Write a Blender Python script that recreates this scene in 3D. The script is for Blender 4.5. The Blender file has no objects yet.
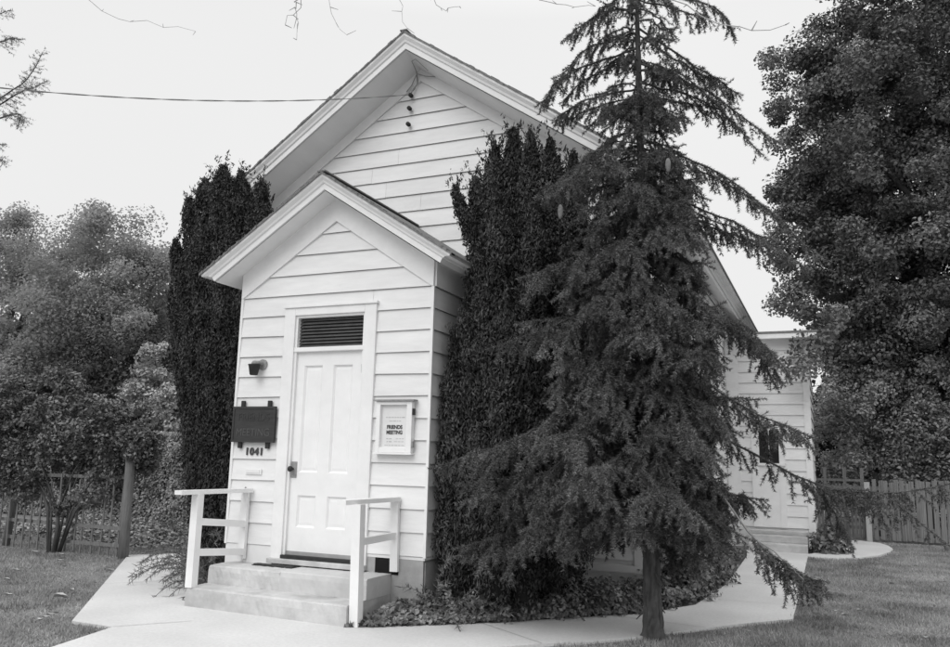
import bpy, math, random
import numpy as np
from mathutils import Matrix, Vector
random.seed(7); rng = np.random.default_rng(11)
scene = bpy.context.scene
col = scene.collection
PI = math.pi

# ------------------------------------------------------------------ materials (a black and white photograph: greys only)
def mat_new(name):
    m = bpy.data.materials.new(name); m.use_nodes = True
    nt = m.node_tree
    return m, nt, nt.nodes['Principled BSDF']

def grey(name, lo, hi=None, rough=0.7, scale=6.0, detail=6.0, bump=0.0, bscale=None, stretch=(1, 1, 1), spec=0.3,
         lo2=None, scale2=0.7):
    m, nt, b = mat_new(name)
    hi = lo if hi is None else hi
    g = nt.nodes.new('ShaderNodeNewGeometry')
    mp = nt.nodes.new('ShaderNodeMapping'); mp.inputs['Scale'].default_value = stretch
    nt.links.new(g.outputs['Position'], mp.inputs['Vector'])
    n = nt.nodes.new('ShaderNodeTexNoise'); n.inputs['Scale'].default_value = scale; n.inputs['Detail'].default_value = detail
    n.inputs['Roughness'].default_value = 0.65
    nt.links.new(mp.outputs[0], n.inputs['Vector'])
    r = nt.nodes.new('ShaderNodeValToRGB')
    r.color_ramp.elements[0].position = 0.3; r.color_ramp.elements[1].position = 0.7
    r.color_ramp.elements[0].color = (lo, lo, lo, 1); r.color_ramp.elements[1].color = (hi, hi, hi, 1)
    nt.links.new(n.outputs['Fac'], r.inputs[0])
    out = r.outputs[0]
    if lo2 is not None:                       # broad stains over the fine variation
        n2 = nt.nodes.new('ShaderNodeTexNoise'); n2.inputs['Scale'].default_value = scale2; n2.inputs['Detail'].default_value = 5
        nt.links.new(mp.outputs[0], n2.inputs['Vector'])
        r2 = nt.nodes.new('ShaderNodeValToRGB')
        r2.color_ramp.elements[0].position = 0.35; r2.color_ramp.elements[1].position = 0.6
        r2.color_ramp.elements[0].color = (lo2, lo2, lo2, 1); r2.color_ramp.elements[1].color = (1, 1, 1, 1)
        nt.links.new(n2.outputs['Fac'], r2.inputs[0])
        mx = nt.nodes.new('ShaderNodeMix'); mx.data_type = 'RGBA'; mx.blend_type = 'MULTIPLY'; mx.inputs[0].default_value = 1
        nt.links.new(out, mx.inputs[6]); nt.links.new(r2.outputs[0], mx.inputs[7]); out = mx.outputs[2]
    nt.links.new(out, b.inputs['Base Color'])
    b.inputs['Roughness'].default_value = rough
    b.inputs['Specular IOR Level'].default_value = spec
    if bump:
        nb = nt.nodes.new('ShaderNodeTexNoise'); nb.inputs['Scale'].default_value = bscale or scale * 6; nb.inputs['Detail'].default_value = 5
        nt.links.new(mp.outputs[0], nb.inputs['Vector'])
        bp = nt.nodes.new('ShaderNodeBump'); bp.inputs['Strength'].default_value = bump; bp.inputs['Distance'].default_value = 0.01
        nt.links.new(nb.outputs['Fac'], bp.inputs['Height']); nt.links.new(bp.outputs[0], b.inputs['Normal'])
    return m

def foliage(name, lo, hi, rough=0.55, spec=0.3, clump=1.5, trans=0.12, dark=0.45):
    m, nt, b = mat_new(name)
    a = nt.nodes.new('ShaderNodeAttribute'); a.attribute_name = 'v'
    r = nt.nodes.new('ShaderNodeValToRGB')
    r.color_ramp.elements[0].color = (lo, lo, lo, 1); r.color_ramp.elements[1].color = (hi, hi, hi, 1)
    nt.links.new(a.outputs['Fac'], r.inputs[0])
    g = nt.nodes.new('ShaderNodeNewGeometry')
    n = nt.nodes.new('ShaderNodeTexNoise'); n.inputs['Scale'].default_value = clump; n.inputs['Detail'].default_value = 3
    nt.links.new(g.outputs['Position'], n.inputs['Vector'])
    r2 = nt.nodes.new('ShaderNodeValToRGB')
    r2.color_ramp.elements[0].position = 0.35; r2.color_ramp.elements[1].position = 0.65
    r2.color_ramp.elements[0].color = (dark, dark, dark, 1); r2.color_ramp.elements[1].color = (1.15, 1.15, 1.15, 1)
    nt.links.new(n.outputs['Fac'], r2.inputs[0])
    mx = nt.nodes.new('ShaderNodeMix'); mx.data_type = 'RGBA'; mx.blend_type = 'MULTIPLY'; mx.inputs[0].default_value = 1
    nt.links.new(r.outputs[0], mx.inputs[6]); nt.links.new(r2.outputs[0], mx.inputs[7])
    nt.links.new(mx.outputs[2], b.inputs['Base Color'])
    b.inputs['Roughness'].default_value = rough; b.inputs['Specular IOR Level'].default_value = spec
    if trans:
        t = nt.nodes.new('ShaderNodeBsdfTranslucent'); nt.links.new(mx.outputs[2], t.inputs['Color'])
        ms = nt.nodes.new('ShaderNodeMixShader'); ms.inputs[0].default_value = trans
        nt.links.new(b.outputs[0], ms.inputs[1]); nt.links.new(t.outputs[0], ms.inputs[2])
        nt.links.new(ms.outputs[0], nt.nodes['Material Output'].inputs['Surface'])
    return m

M = {}
M['siding'] = grey('white_siding_paint', .77, .85, .6, 3, bump=.12, bscale=30, stretch=(1, 1, 6), lo2=.93, scale2=.9)
def per_board(m, amt):
    nt = m.node_tree; b = nt.nodes['Principled BSDF']; src = b.inputs['Base Color'].links[0].from_socket
    g = nt.nodes.new('ShaderNodeNewGeometry'); mr = nt.nodes.new('ShaderNodeMapRange'); mr.inputs['To Min'].default_value = 1 - amt; mr.inputs['To Max'].default_value = 1
    nt.links.new(g.outputs['Random Per Island'], mr.inputs['Value'])
    mx = nt.nodes.new('ShaderNodeMix'); mx.data_type = 'RGBA'; mx.blend_type = 'MULTIPLY'; mx.inputs[0].default_value = 1
    nt.links.new(src, mx.inputs[6]); nt.links.new(mr.outputs[0], mx.inputs[7]); nt.links.new(mx.outputs[2], b.inputs['Base Color'])
per_board(M['siding'], .07)
M['trim'] = grey('white_trim_paint', .76, .84, .5, 5, bump=.05, lo2=.96)
M['lap'] = grey('lap_shadow_dark', .10, .16, .9, 9)  # dark board undersides: the shadow line below each lap put into colour
M['soffit'] = grey('soffit_boards', .76, .84, .7, 4, stretch=(1, .3, 1))
M['whitewash'] = grey('whitewashed_foundation', .76, .84, .9, 6, bump=.3, lo2=.85)
M['shingle'] = grey('old_shingles', .12, .24, .95, 22, bump=.6, bscale=40)
M['door'] = grey('door_paint', .78, .85, .4, 4, bump=.03, lo2=.97)
M['concrete'] = grey('step_concrete', .50, .62, .9, 9, bump=.35, bscale=45, lo2=.72, scale2=2.2)
M['patch'] = grey('smoother_concrete', .52, .60, .9, 7, bump=.1, lo2=.86, scale2=2)
M['walk'] = grey('walk_concrete', .58, .68, .9, 30, bump=.2, bscale=60, lo2=.86, scale2=.8)
M['joint'] = grey('joint_dirt', .32, .42, .95, 20)
M['found'] = grey('foundation_concrete', .32, .42, .9, 8, bump=.3, lo2=.8)
M['dark'] = grey('threshold_gap_dark', .02, .035, .6, 20)
M['board'] = grey('dark_stained_board', .03, .05, .65, 8, stretch=(1, 1, 8), bump=.15)
M['letter'] = grey('carved_letter', .07, .09, .7, 20)
M['ink'] = grey('black_ink', .05, .07, .6, 20)
M['faintink'] = grey('faded_ink', .42, .5, .7, 20)
M['paper'] = grey('notice_paper', .66, .72, .8, 8)
M['metal'] = grey('dull_metal', .20, .34, .75, 30, spec=.3)
M['louver'] = grey('louver_slats', .07, .11, .7, 10)
M['black'] = grey('dark_interior', .008, .012, .9, 4)
M['sillshade'] = grey('sill_gap_dark', .03, .06, .95, 60, bump=.5)
M['soil'] = grey('bed_soil', .06, .11, .95, 14, bump=.6)
M['lawn'] = grey('lawn_ground', .17, .26, .95, 9, bump=.5, bscale=60, lo2=.7, scale2=.5)
M['bark'] = grey('spruce_bark', .045, .11, .95, 18, bump=.8, bscale=30, stretch=(1, 1, .35))
M['bark2'] = grey('smooth_bark', .05, .1, .95, 8, bump=.5, stretch=(1, 1, .4))
M['twig'] = grey('pale_twig', .2, .3, .9, 20)
M['deadtwig'] = grey('bare_twig_bark', .34, .44, .9, 20)
M['oldwood'] = grey('weathered_wood', .12, .22, .9, 6, stretch=(6, 6, .6), bump=.4)
M['fencewood'] = grey('fence_boards', .10, .24, .9, 5, stretch=(11, 11, .3), bump=.4)
M['palewood'] = grey('pale_post', .36, .46, .85, 6, stretch=(5, 5, .6))
M['wire'] = grey('cable_sheath', .22, .30, .6, 10)
M['glassdark'] = grey('dark_pane', .02, .03, .08, 2, spec=.6)
M['needle'] = foliage('spruce_needles', .08, .23, .6, .25, 2.2, .08, .55)
M['needlefar'] = foliage('far_spruce_needles', .14, .26, .6, .2, 2.2, .08, .6)
M['yew'] = foliage('yew_leaves', .035, .09, .6, .2, 3.5, .05, .5)
M['broad'] = foliage('broad_leaves', .11, .27, .6, .2, .9, .10, .5)
M['behind'] = foliage('shrub_leaves_behind_fence', .20, .46, .6, .2, .8, .2, .5)
M['far'] = foliage('haze_tinted_far_leaves', .30, .42, .9, .03, .3, .5, .8)  # lightened leaf colour stands in for distance haze
M['farb'] = foliage('darker_far_leaves', .05, .11, .8, .1, .4, .1, .5)
M['pale'] = foliage('pale_shrub_leaves', .28, .52, .6, .2, 2, .2, .6)
M['rose'] = foliage('climbing_bush_leaves', .06, .26, .45, .45, 2.2, .12, .45)
M['hedge'] = foliage('hedge_leaves', .18, .40, .6, .25, 2.5, .1, .6)
M['ivy'] = foliage('ivy_leaves', .08, .34, .4, .45, 4, .1, .45)
M['bedplant'] = foliage('bed_leaves', .09, .30, .5, .35, 3, .12, .5)
M['fern'] = foliage('arching_leaves', .12, .30, .6, .25, 3, .1, .6)
M['grass'] = foliage('grass_blades', .22, .47, .8, .1, 1.6, .15, .55)
M['litter'] = foliage('leaf_litter', .08, .45, .8, .1, 3, .05, .6)
M['fallen'] = grey('dry_leaf', .34, .55, .8, 30)
M['cone'] = grey('spruce_cone_scales', .15, .24, .8, 40, bump=.6)
M['flower'] = foliage('flowering_leaves', .07, .24, .5, .35, 4, .1, .5)
M['petal'] = foliage('pale_petals', .4, .6, .7, .1, 4, .2, .9)
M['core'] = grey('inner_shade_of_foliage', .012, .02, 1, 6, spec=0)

# ------------------------------------------------------------------ scene-object helpers
def link(name, me, m=None, parent=None):
    o = bpy.data.objects.new(name, me); col.objects.link(o)
    if m is not None: me.materials.append(m)
    if parent is not None: o.parent = parent; o.matrix_parent_inverse = Matrix.Translation(-parent.location)
    return o
def tag(o, label=None, cat=None, group=None, kind=None):
    if label: o['label'] = label
    if cat: o['category'] = cat
    if group: o['group'] = group
    if kind: o['kind'] = kind
    return o
def thing(name, label, cat, loc=(0, 0, 0), group=None):
    o = bpy.data.objects.new(name, None); col.objects.link(o); o.location = loc; o.empty_display_size = .2
    return tag(o, label, cat, group)

class MB:
    def __init__(s): s.v = []; s.f = []
    def add(s, vs, fs):
        n = len(s.v); s.v += [tuple(map(float, p)) for p in vs]; s.f += [tuple(i + n for i in f) for f in fs]
    def quad(s, a, b, c, d): s.add([a, b, c, d], [(0, 1, 2, 3)])
    def box(s, x0, x1, y0, y1, z0, z1, bev=0):
        if bev:
            b = bev; xs = (x0, x1); ys = (y0, y1); zs = (z0, z1)
            import bmesh
            bm = bmesh.new(); bmesh.ops.create_cube(bm, size=1)
            for v in bm.verts:
                v.co = ((x0 + x1) / 2 + v.co.x * (x1 - x0), (y0 + y1) / 2 + v.co.y * (y1 - y0), (z0 + z1) / 2 + v.co.z * (z1 - z0))
            bmesh.ops.bevel(bm, geom=bm.edges[:], offset=b, segments=2, affect='EDGES', profile=.6)
            bm.verts.ensure_lookup_table()
            s.add([v.co for v in bm.verts], [[v.index for v in f.verts] for f in bm.faces]); bm.free(); return
        s.add([(x0, y0, z0), (x1, y0, z0), (x1, y1, z0), (x0, y1, z0), (x0, y0, z1), (x1, y0, z1), (x1, y1, z1), (x0, y1, z1)],
              [(0, 3, 2, 1), (4, 5, 6, 7), (0, 1, 5, 4), (1, 2, 6, 5), (2, 3, 7, 6), (3, 0, 4, 7)])
    def bar(s, a, b, w, h, up=(0, 0, 1)):
        a = Vector(a); b = Vector(b); d = (b - a).normalized(); u = Vector(up)
        x = d.cross(u).normalized(); u = x.cross(d).normalized()
        vs = []
        for p in (a, b):
            for sx, sy in ((-1, -1), (1, -1), (1, 1), (-1, 1)): vs.append(p + x * sx * w / 2 + u * sy * h / 2)
        s.add(vs, [(3, 2, 1, 0), (4, 5, 6, 7), (0, 1, 5, 4), (1, 2, 6, 5), (2, 3, 7, 6), (3, 0, 4, 7)])
    def prism(s, poly, a, b):           # poly of (p,q) -> functions a and b give the two ends
        n = len(poly); vs = [a(*p) for p in poly] + [b(*p) for p in poly]
        s.add(vs, [tuple(range(n))[::-1], tuple(range(n, 2 * n))] + [(i, (i + 1) % n, n + (i + 1) % n, n + i) for i in range(n)])
    def tube(s, pts, rad, n=6):
        pts = [Vector(p) for p in pts]
        rad = rad if hasattr(rad, '__len__') else [rad] * len(pts)
        vs = []
        for i, p in enumerate(pts):
            d = (pts[min(i + 1, len(pts) - 1)] - pts[max(i - 1, 0)]).normalized()
            x = d.cross(Vector((.31, .17, .93))); x = x.normalized() if x.length > 1e-4 else Vector((1, 0, 0))
            y = d.cross(x)
            for k in range(n):
                a = 2 * PI * k / n; vs.append(p + (x * math.cos(a) + y * math.sin(a)) * rad[i])
        fs = []
        for i in range(len(pts) - 1):
            for k in range(n): fs.append((i * n + k, i * n + (k + 1) % n, (i + 1) * n + (k + 1) % n, (i + 1) * n + k))
        fs += [tuple(range(n))[::-1], tuple(range((len(pts) - 1) * n, len(pts) * n))]
        s.add(vs, fs)
    def lathe(s, prof, c, n=14):        # prof: (r, z)
        vs = []; fs = []
        for r, z in prof:
            for k in range(n): vs.append((c[0] + r * math.cos(2 * PI * k / n), c[1] + r * math.sin(2 * PI * k / n), c[2] + z))
        for i in range(len(prof) - 1):
            for k in range(n): fs.append((i * n + k, i * n + (k + 1) % n, (i + 1) * n + (k + 1) % n, (i + 1) * n + k))
        fs += [tuple(range(n))[::-1], tuple(range((len(prof) - 1) * n, len(prof) * n))]
        s.add(vs, fs)
    def build(s, name, m, parent=None, smooth=False, extra=None):
        me = bpy.data.meshes.new(name); me.from_pydata(s.v, [], s.f); me.update()
        if smooth: me.polygons.foreach_set('use_smooth', [True] * len(me.polygons))
        return link(name, me, m, parent)

def rawmesh(name, V, k, m, parent=None, val=None):
    """V: (n*k,3) verts, every k of them one face"""
    V = np.asarray(V, np.float32); n = len(V) // k
    me = bpy.data.meshes.new(name)
    me.vertices.add(len(V)); me.vertices.foreach_set('co', V.ravel())
    me.loops.add(n * k); me.loops.foreach_set('vertex_index', np.arange(n * k, dtype=np.int32))
    me.polygons.add(n); me.polygons.foreach_set('loop_start', np.arange(0, n * k, k, dtype=np.int32))
    me.update(calc_edges=True)
    a = me.attributes.new('v', 'FLOAT', 'FACE')
    a.data.foreach_set('value', np.asarray(rng.random(n) if val is None else val, np.float32))
    return link(name, me, m, parent)

def unit(a): return a / (np.linalg.norm(a, axis=-1, keepdims=True) + 1e-9)
def leaf_verts(P, N, L, W, fold=0.0, T=None):
    n = len(P); N = unit(N)
    t = rng.normal(size=(n, 3)) if T is None else T
    t = unit(t - N * (t * N).sum(1, keepdims=True)); b = np.cross(N, t)
    L = np.broadcast_to(np.asarray(L, float).reshape(-1, 1), (n, 1)); W = np.broadcast_to(np.asarray(W, float).reshape(-1, 1), (n, 1))
    v = np.empty((n, 4, 3))
    v[:, 0] = P - t * L * .5; v[:, 2] = P + t * L * .5 - N * L * fold
    v[:, 1] = P + b * W * .5 - t * L * .08; v[:, 3] = P - b * W * .5 - t * L * .08
    return v.reshape(-1, 3)
def leaves(name, P, N, L, W, m, parent=None, val=None, fold=.1, T=None):
    n = len(P); s = rng.uniform(.65, 1.25, n)
    return rawmesh(name, leaf_verts(P, N, L * s, W * s, fold, T), 4, m, parent, val)
def inpoly(X, Y, poly):
    r = np.zeros(len(X), bool); n = len(poly)
    for i in range(n):
        x0, y0 = poly[i]; x1, y1 = poly[(i + 1) % n]
        if y0 == y1: continue
        c = ((Y < y0) != (Y < y1)) & (X < (x1 - x0) * (Y - y0) / (y1 - y0) + x0)
        r ^= c
    return r

# ------------------------------------------------------------------ camera
cam = bpy.data.cameras.new('camera'); co = bpy.data.objects.new('camera', cam); col.objects.link(co)
Rr = Vector((.91754878, .39692691, .02352181)); Dn = Vector((-.04412378, .16043166, -.98606023)); Fw = Vector((-.39516748, .90372048, .16471779))
mw = Matrix.Identity(4)
for i in range(3):
    mw[i][0] = Rr[i]; mw[i][1] = -Dn[i]; mw[i][2] = -Fw[i]
mw[0][3], mw[1][3], mw[2][3] = 6.0895, -7.3315, 1.4029
co.matrix_world = mw
cam.sensor_width = 36; cam.lens = 813.24 / 950 * 36; cam.clip_end = 3000; cam.clip_start = .05
scene.camera = co

# ------------------------------------------------------------------ light: a bright overcast day
w = bpy.data.worlds.new('World'); scene.world = w; w.use_nodes = True
nt = w.node_tree; bg = nt.nodes['Background']
sky = nt.nodes.new('ShaderNodeTexSky'); sky.sky_type = 'NISHITA'; sky.sun_disc = False
SUN = Vector((-.14, -.76, .64)).normalized()
sky.sun_elevation = math.asin(SUN.z); sky.sun_rotation = math.atan2(SUN.x, SUN.y)
sky.air_density = 1; sky.dust_density = 6
bw = nt.nodes.new('ShaderNodeRGBToBW'); nt.links.new(sky.outputs[0], bw.inputs[0])
tc = nt.nodes.new('ShaderNodeTexCoord'); sp = nt.nodes.new('ShaderNodeSeparateXYZ'); nt.links.new(tc.outputs['Generated'], sp.inputs[0])
mr = nt.nodes.new('ShaderNodeMapRange'); mr.inputs['From Min'].default_value = 0.5; mr.inputs['From Max'].default_value = 1
mr.inputs['To Min'].default_value = 8.0; mr.inputs['To Max'].default_value = 19
nt.links.new(sp.outputs['Z'], mr.inputs['Value'])
cn = nt.nodes.new('ShaderNodeTexNoise'); cn.inputs['Scale'].default_value = 1.6; cn.inputs['Detail'].default_value = 3
nt.links.new(tc.outputs['Generated'], cn.inputs['Vector'])
cm = nt.nodes.new('ShaderNodeMath'); cm.operation = 'MULTIPLY_ADD'; cm.inputs[1].default_value = .7; cm.inputs[2].default_value = -.35
nt.links.new(cn.outputs['Fac'], cm.inputs[0])
a1 = nt.nodes.new('ShaderNodeMath'); a1.operation = 'ADD'; nt.links.new(mr.outputs[0], a1.inputs[0]); nt.links.new(cm.outputs[0], a1.inputs[1])
a2 = nt.nodes.new('ShaderNodeMath'); a2.operation = 'MULTIPLY_ADD'; a2.inputs[1].default_value = .04
nt.links.new(bw.outputs[0], a2.inputs[0]); nt.links.new(a1.outputs[0], a2.inputs[2])
nt.links.new(a2.outputs[0], bg.inputs['Color']); bg.inputs['Strength'].default_value = .106
sl = bpy.data.lights.new('sun', 'SUN'); sl.energy = 1.15; sl.angle = math.radians(35); sl.color = (1, 1, 1)
so = bpy.data.objects.new('sun', sl); col.objects.link(so); so.rotation_euler = (-SUN).to_track_quat('-Z', 'Y').to_euler()
scene.view_settings.view_transform = 'Standard'; scene.view_settings.look = 'None'; scene.view_settings.exposure = 0

# ------------------------------------------------------------------ ground, walks, bed
GZ = -.10
g = MB(); g.quad((-400, -400, GZ - .025), (400, -400, GZ - .025), (400, 900, GZ - .025), (-400, 900, GZ - .025))
tag(g.build('ground', M['lawn']), kind='structure')
WALK = [(-.18, -1.79), (.32, -1.80), (.51, -2.56), (.9, -4.6), (4.2, -4.6), (3.1, -1.35), (3.793, -.571), (4.131, -.247), (4.477, .133),
        (4.933, .843), (5.291, 1.325), (5.662, 1.775), (5.64, 8.15), (5.75, 8.03), (6.1, 8.1), (6.46, 8.5), (6.80, 9.2), (7.02, 10.0), (7.09, 10.6), (7.05, 11.3),
        (6.93, 11.85), (6.57, 12.2), (6.07, 12.2), (5.95, 9.5), (5.66, 8.6), (4.60, 8.6), (4.70, 7.6), (4.78, 3.92), (4.66, 2.1),
        (4.42, 1.62), (4.24, 1.26), (3.2, .15), (2.15, -.70), (2.05, -.6), (2.0, -.3), (.2, -.3), (-.3, .1), (-2.4, 2.9), (-2.9, 2.65), (-3.44, 1.97)]
g = MB(); n = len(WALK)
g.add([(x, y, GZ + .003) for x, y in WALK] + [(x, y, GZ - .06) for x, y in WALK], [tuple(range(n))] + [(i, n + i, n + (i + 1) % n, (i + 1) % n) for i in range(n)])
me_walk = g.build('concrete_path', M['walk']); tag(me_walk, kind='structure')
g = MB()
def joint(a, b, wd=.008):
    a = Vector((*a, GZ + .007)); b = Vector((*b, GZ + .007)); d = (b - a).normalized(); s = Vector((-d.y, d.x, 0)) * wd / 2
    g.quad(a - s, b - s, b + s, a + s)
for a, b in (((.32, -1.80), (.72, -1.28)), ((3.0, .0), (3.8, -.55)), ((4.0, 1.0), (4.93, .85)),
             ((4.84, 2.6), (5.64, 2.6)), ((4.92, 4.2), (5.64, 4.2)), ((4.84, 5.8), (5.63, 5.8)), ((-1.6, -.15), (-.9, .8))):
    joint(a, b)
tag(g.build('path_joints', M['joint']), kind='structure')
BED = [(2.1, -.66), (3.2, .17), (4.22, 1.26), (4.40, 1.66), (4.64, 2.12), (4.76, 3.92), (4.68, 7.6), (4.60, 8.6), (4.1, 8.6), (4.1, 1.9), (2.3, 1.9), (2.3, .0), (2.06, .0)]
g = MB(); n = len(BED); g.add([(x, y, GZ - .008) for x, y in BED], [tuple(range(n))])
tag(g.build('planting_bed', M['soil']), kind='structure')
BED2 = [(-.05, -.25), (-2.35, 2.85), (-2.3, 6), (-1.7, 6), (-1.7, 1.9), (.1, 1.9), (.15, -.25)]
g = MB(); g.add([(x, y, GZ - .012) for x, y in BED2], [tuple(range(len(BED2)))])
tag(g.build('planting_bed', M['soil']), kind='structure')

# ------------------------------------------------------------------ the meeting house
house = thing('meeting_house', 'white clapboard meeting house with gabled front porch and louvre above its panelled door', 'house', (1.2, 0, GZ))
W = 2.4035; ZB = .4516; ST = .225; D = 1.8434; CXX = W / 2

def clap(mb, lap, O, U, N, rows, lim, lip=.021):
    """rows: list of (z0,z1); lim(z)->(u0,u1) or None"""
    O = Vector(O); U = Vector(U); N = Vector(N); Z = Vector((0, 0, 1))
    pt = lambda u, z, d: O + U * u + Z * z + N * d
    todo = []
    for z0, z1 in rows:
        l0 = lim(z0); l1 = lim(z1)
        if l0 is None or l0[1] - l0[0] < .01: continue
        a0, b0 = l0; a1, b1 = l1 if l1 else ((a0 + b0) / 2,) * 2
        if b1 - a1 > 2.2:                       # long courses are made of two boards with a butt joint
            m_ = random.uniform(a1 + .5, b1 - .5); todo += [(z0, z1, a0, m_ - .0015, a1, m_ - .0015), (z0, z1, m_ + .0015, b0, m_ + .0015, b1)]
        else: todo.append((z0, z1, a0, b0, a1, b1))
    for z0, z1, a0, b0, a1, b1 in todo:
        j = random.uniform(-.003, .003)
        mb.quad(pt(a0, z0 + j, lip), pt(b0, z0 - j, lip), pt(b1, z1, .003), pt(a1, z1, .003))
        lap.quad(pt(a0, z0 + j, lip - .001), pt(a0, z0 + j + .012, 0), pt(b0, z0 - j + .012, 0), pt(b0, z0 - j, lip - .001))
        mb.add([pt(a0, z0, lip), pt(a1, z1, .003), pt(a0, z0, 0)], [(0, 1, 2)]); mb.add([pt(b0, z0, lip), pt(b1, z1, .003), pt(b0, z0, 0)], [(0, 2, 1)])
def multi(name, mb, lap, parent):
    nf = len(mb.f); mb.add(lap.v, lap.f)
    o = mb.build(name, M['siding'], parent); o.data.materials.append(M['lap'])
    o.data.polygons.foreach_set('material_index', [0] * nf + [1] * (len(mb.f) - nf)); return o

# porch walls
mb, lp = MB(), MB()
rows = [(ZB + ST * i - .0, ZB + ST * (i + 1)) for i in range(16)]
gl = lambda z: (0.0, W) if z <= 3.16 else (((z - 3.150) / .669, W - (z - 3.150) / .669) if z < 3.95 else None)
def split(lo, hi): return lambda z: (lo, hi)
for z0, z1 in rows:
    if z1 <= 3.03:
        clap(mb, lp, (0, 0, 0), (1, 0, 0), (0, -1, 0), [(z0, z1)], split(0.0, .605))
        clap(mb, lp, (0, 0, 0), (1, 0, 0), (0, -1, 0), [(z0, z1)], split(1.77, W))
    elif z0 < 3.1:
        clap(mb, lp, (0, 0, 0), (1, 0, 0), (0, -1, 0), [(z0, z1)], split(0.0, W))
    else: clap(mb, lp, (0, 0, 0), (1, 0, 0), (0, -1, 0), [(z0, min(z1, 3.95))], gl)
for a_, b_ in ((0, .70), (1.68, W)): mb.quad((a_, .004, .2), (b_, .004, .2), (b_, .004, 3.1), (a_, .004, 3.1))
mb.quad((.70, .004, 2.95), (1.68, .004, 2.95), (1.68, .004, 3.1), (.70, .004, 3.1)); mb.quad((.70, .12, .2), (1.68, .12, .2), (1.68, .12, 2.95), (.70, .12, 2.95))
mb.add([(0, .004, 3.1), (W, .004, 3.1), (CXX, .004, 4.2)], [(0, 1, 2)])
srow = [(ZB + ST * i, min(ZB + ST * (i + 1), 3.38)) for i in range(13)]
clap(mb, lp, (W, 0, 0), (0, 1, 0), (1, 0, 0), srow, split(0.0, D))
clap(mb, lp, (0, 0, 0), (0, 1, 0), (-1, 0, 0), srow, split(0.0, D))
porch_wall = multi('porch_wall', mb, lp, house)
mb = MB()                                             # corner beads, skirt and frieze of the porch
mb.box(W - .004, W + .026, -.026, .004, ZB - .01, 3.15); mb.build('corner_board', M['trim'], porch_wall); mb = MB(); mb.box(-.026, .004, -.026, .004, ZB - .01, 3.15); mb.build('corner_board', M['trim'], porch_wall); mb = MB()
mb.box(-.012, .61, -.012, .002, .24, ZB - .004); mb.build('skirt_board', M['trim'], porch_wall); mb = MB(); mb.box(1.765, W + .012, -.012, .002, .418, ZB - .004)
mb.box(W - .002, W + .012, .002, D, .418, ZB - .004)
mb.build('skirt_board', M['trim'], porch_wall)
mb = MB()
for s in (-1, 1):
    f = lambda y: (lambda x, z: (CXX + s * x, y, z))
    mb.prism([(0, 3.955), (1.2017, 3.150), (1.2017 + .02, 3.150), (1.2017 + .02, 3.49), (0, 4.30)], f(-.034), f(.002))
mb.build('frieze_board', M['trim'], porch_wall); mb = MB()
mb.box(W + .021, W + .04, -.001, D, 3.152, 3.47); mb.build('frieze_board', M['trim'], porch_wall); mb = MB(); mb.box(-.04, -.021, -.001, D, 3.152, 3.47)
mb.build('frieze_board', M['trim'], porch_wall)

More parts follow.
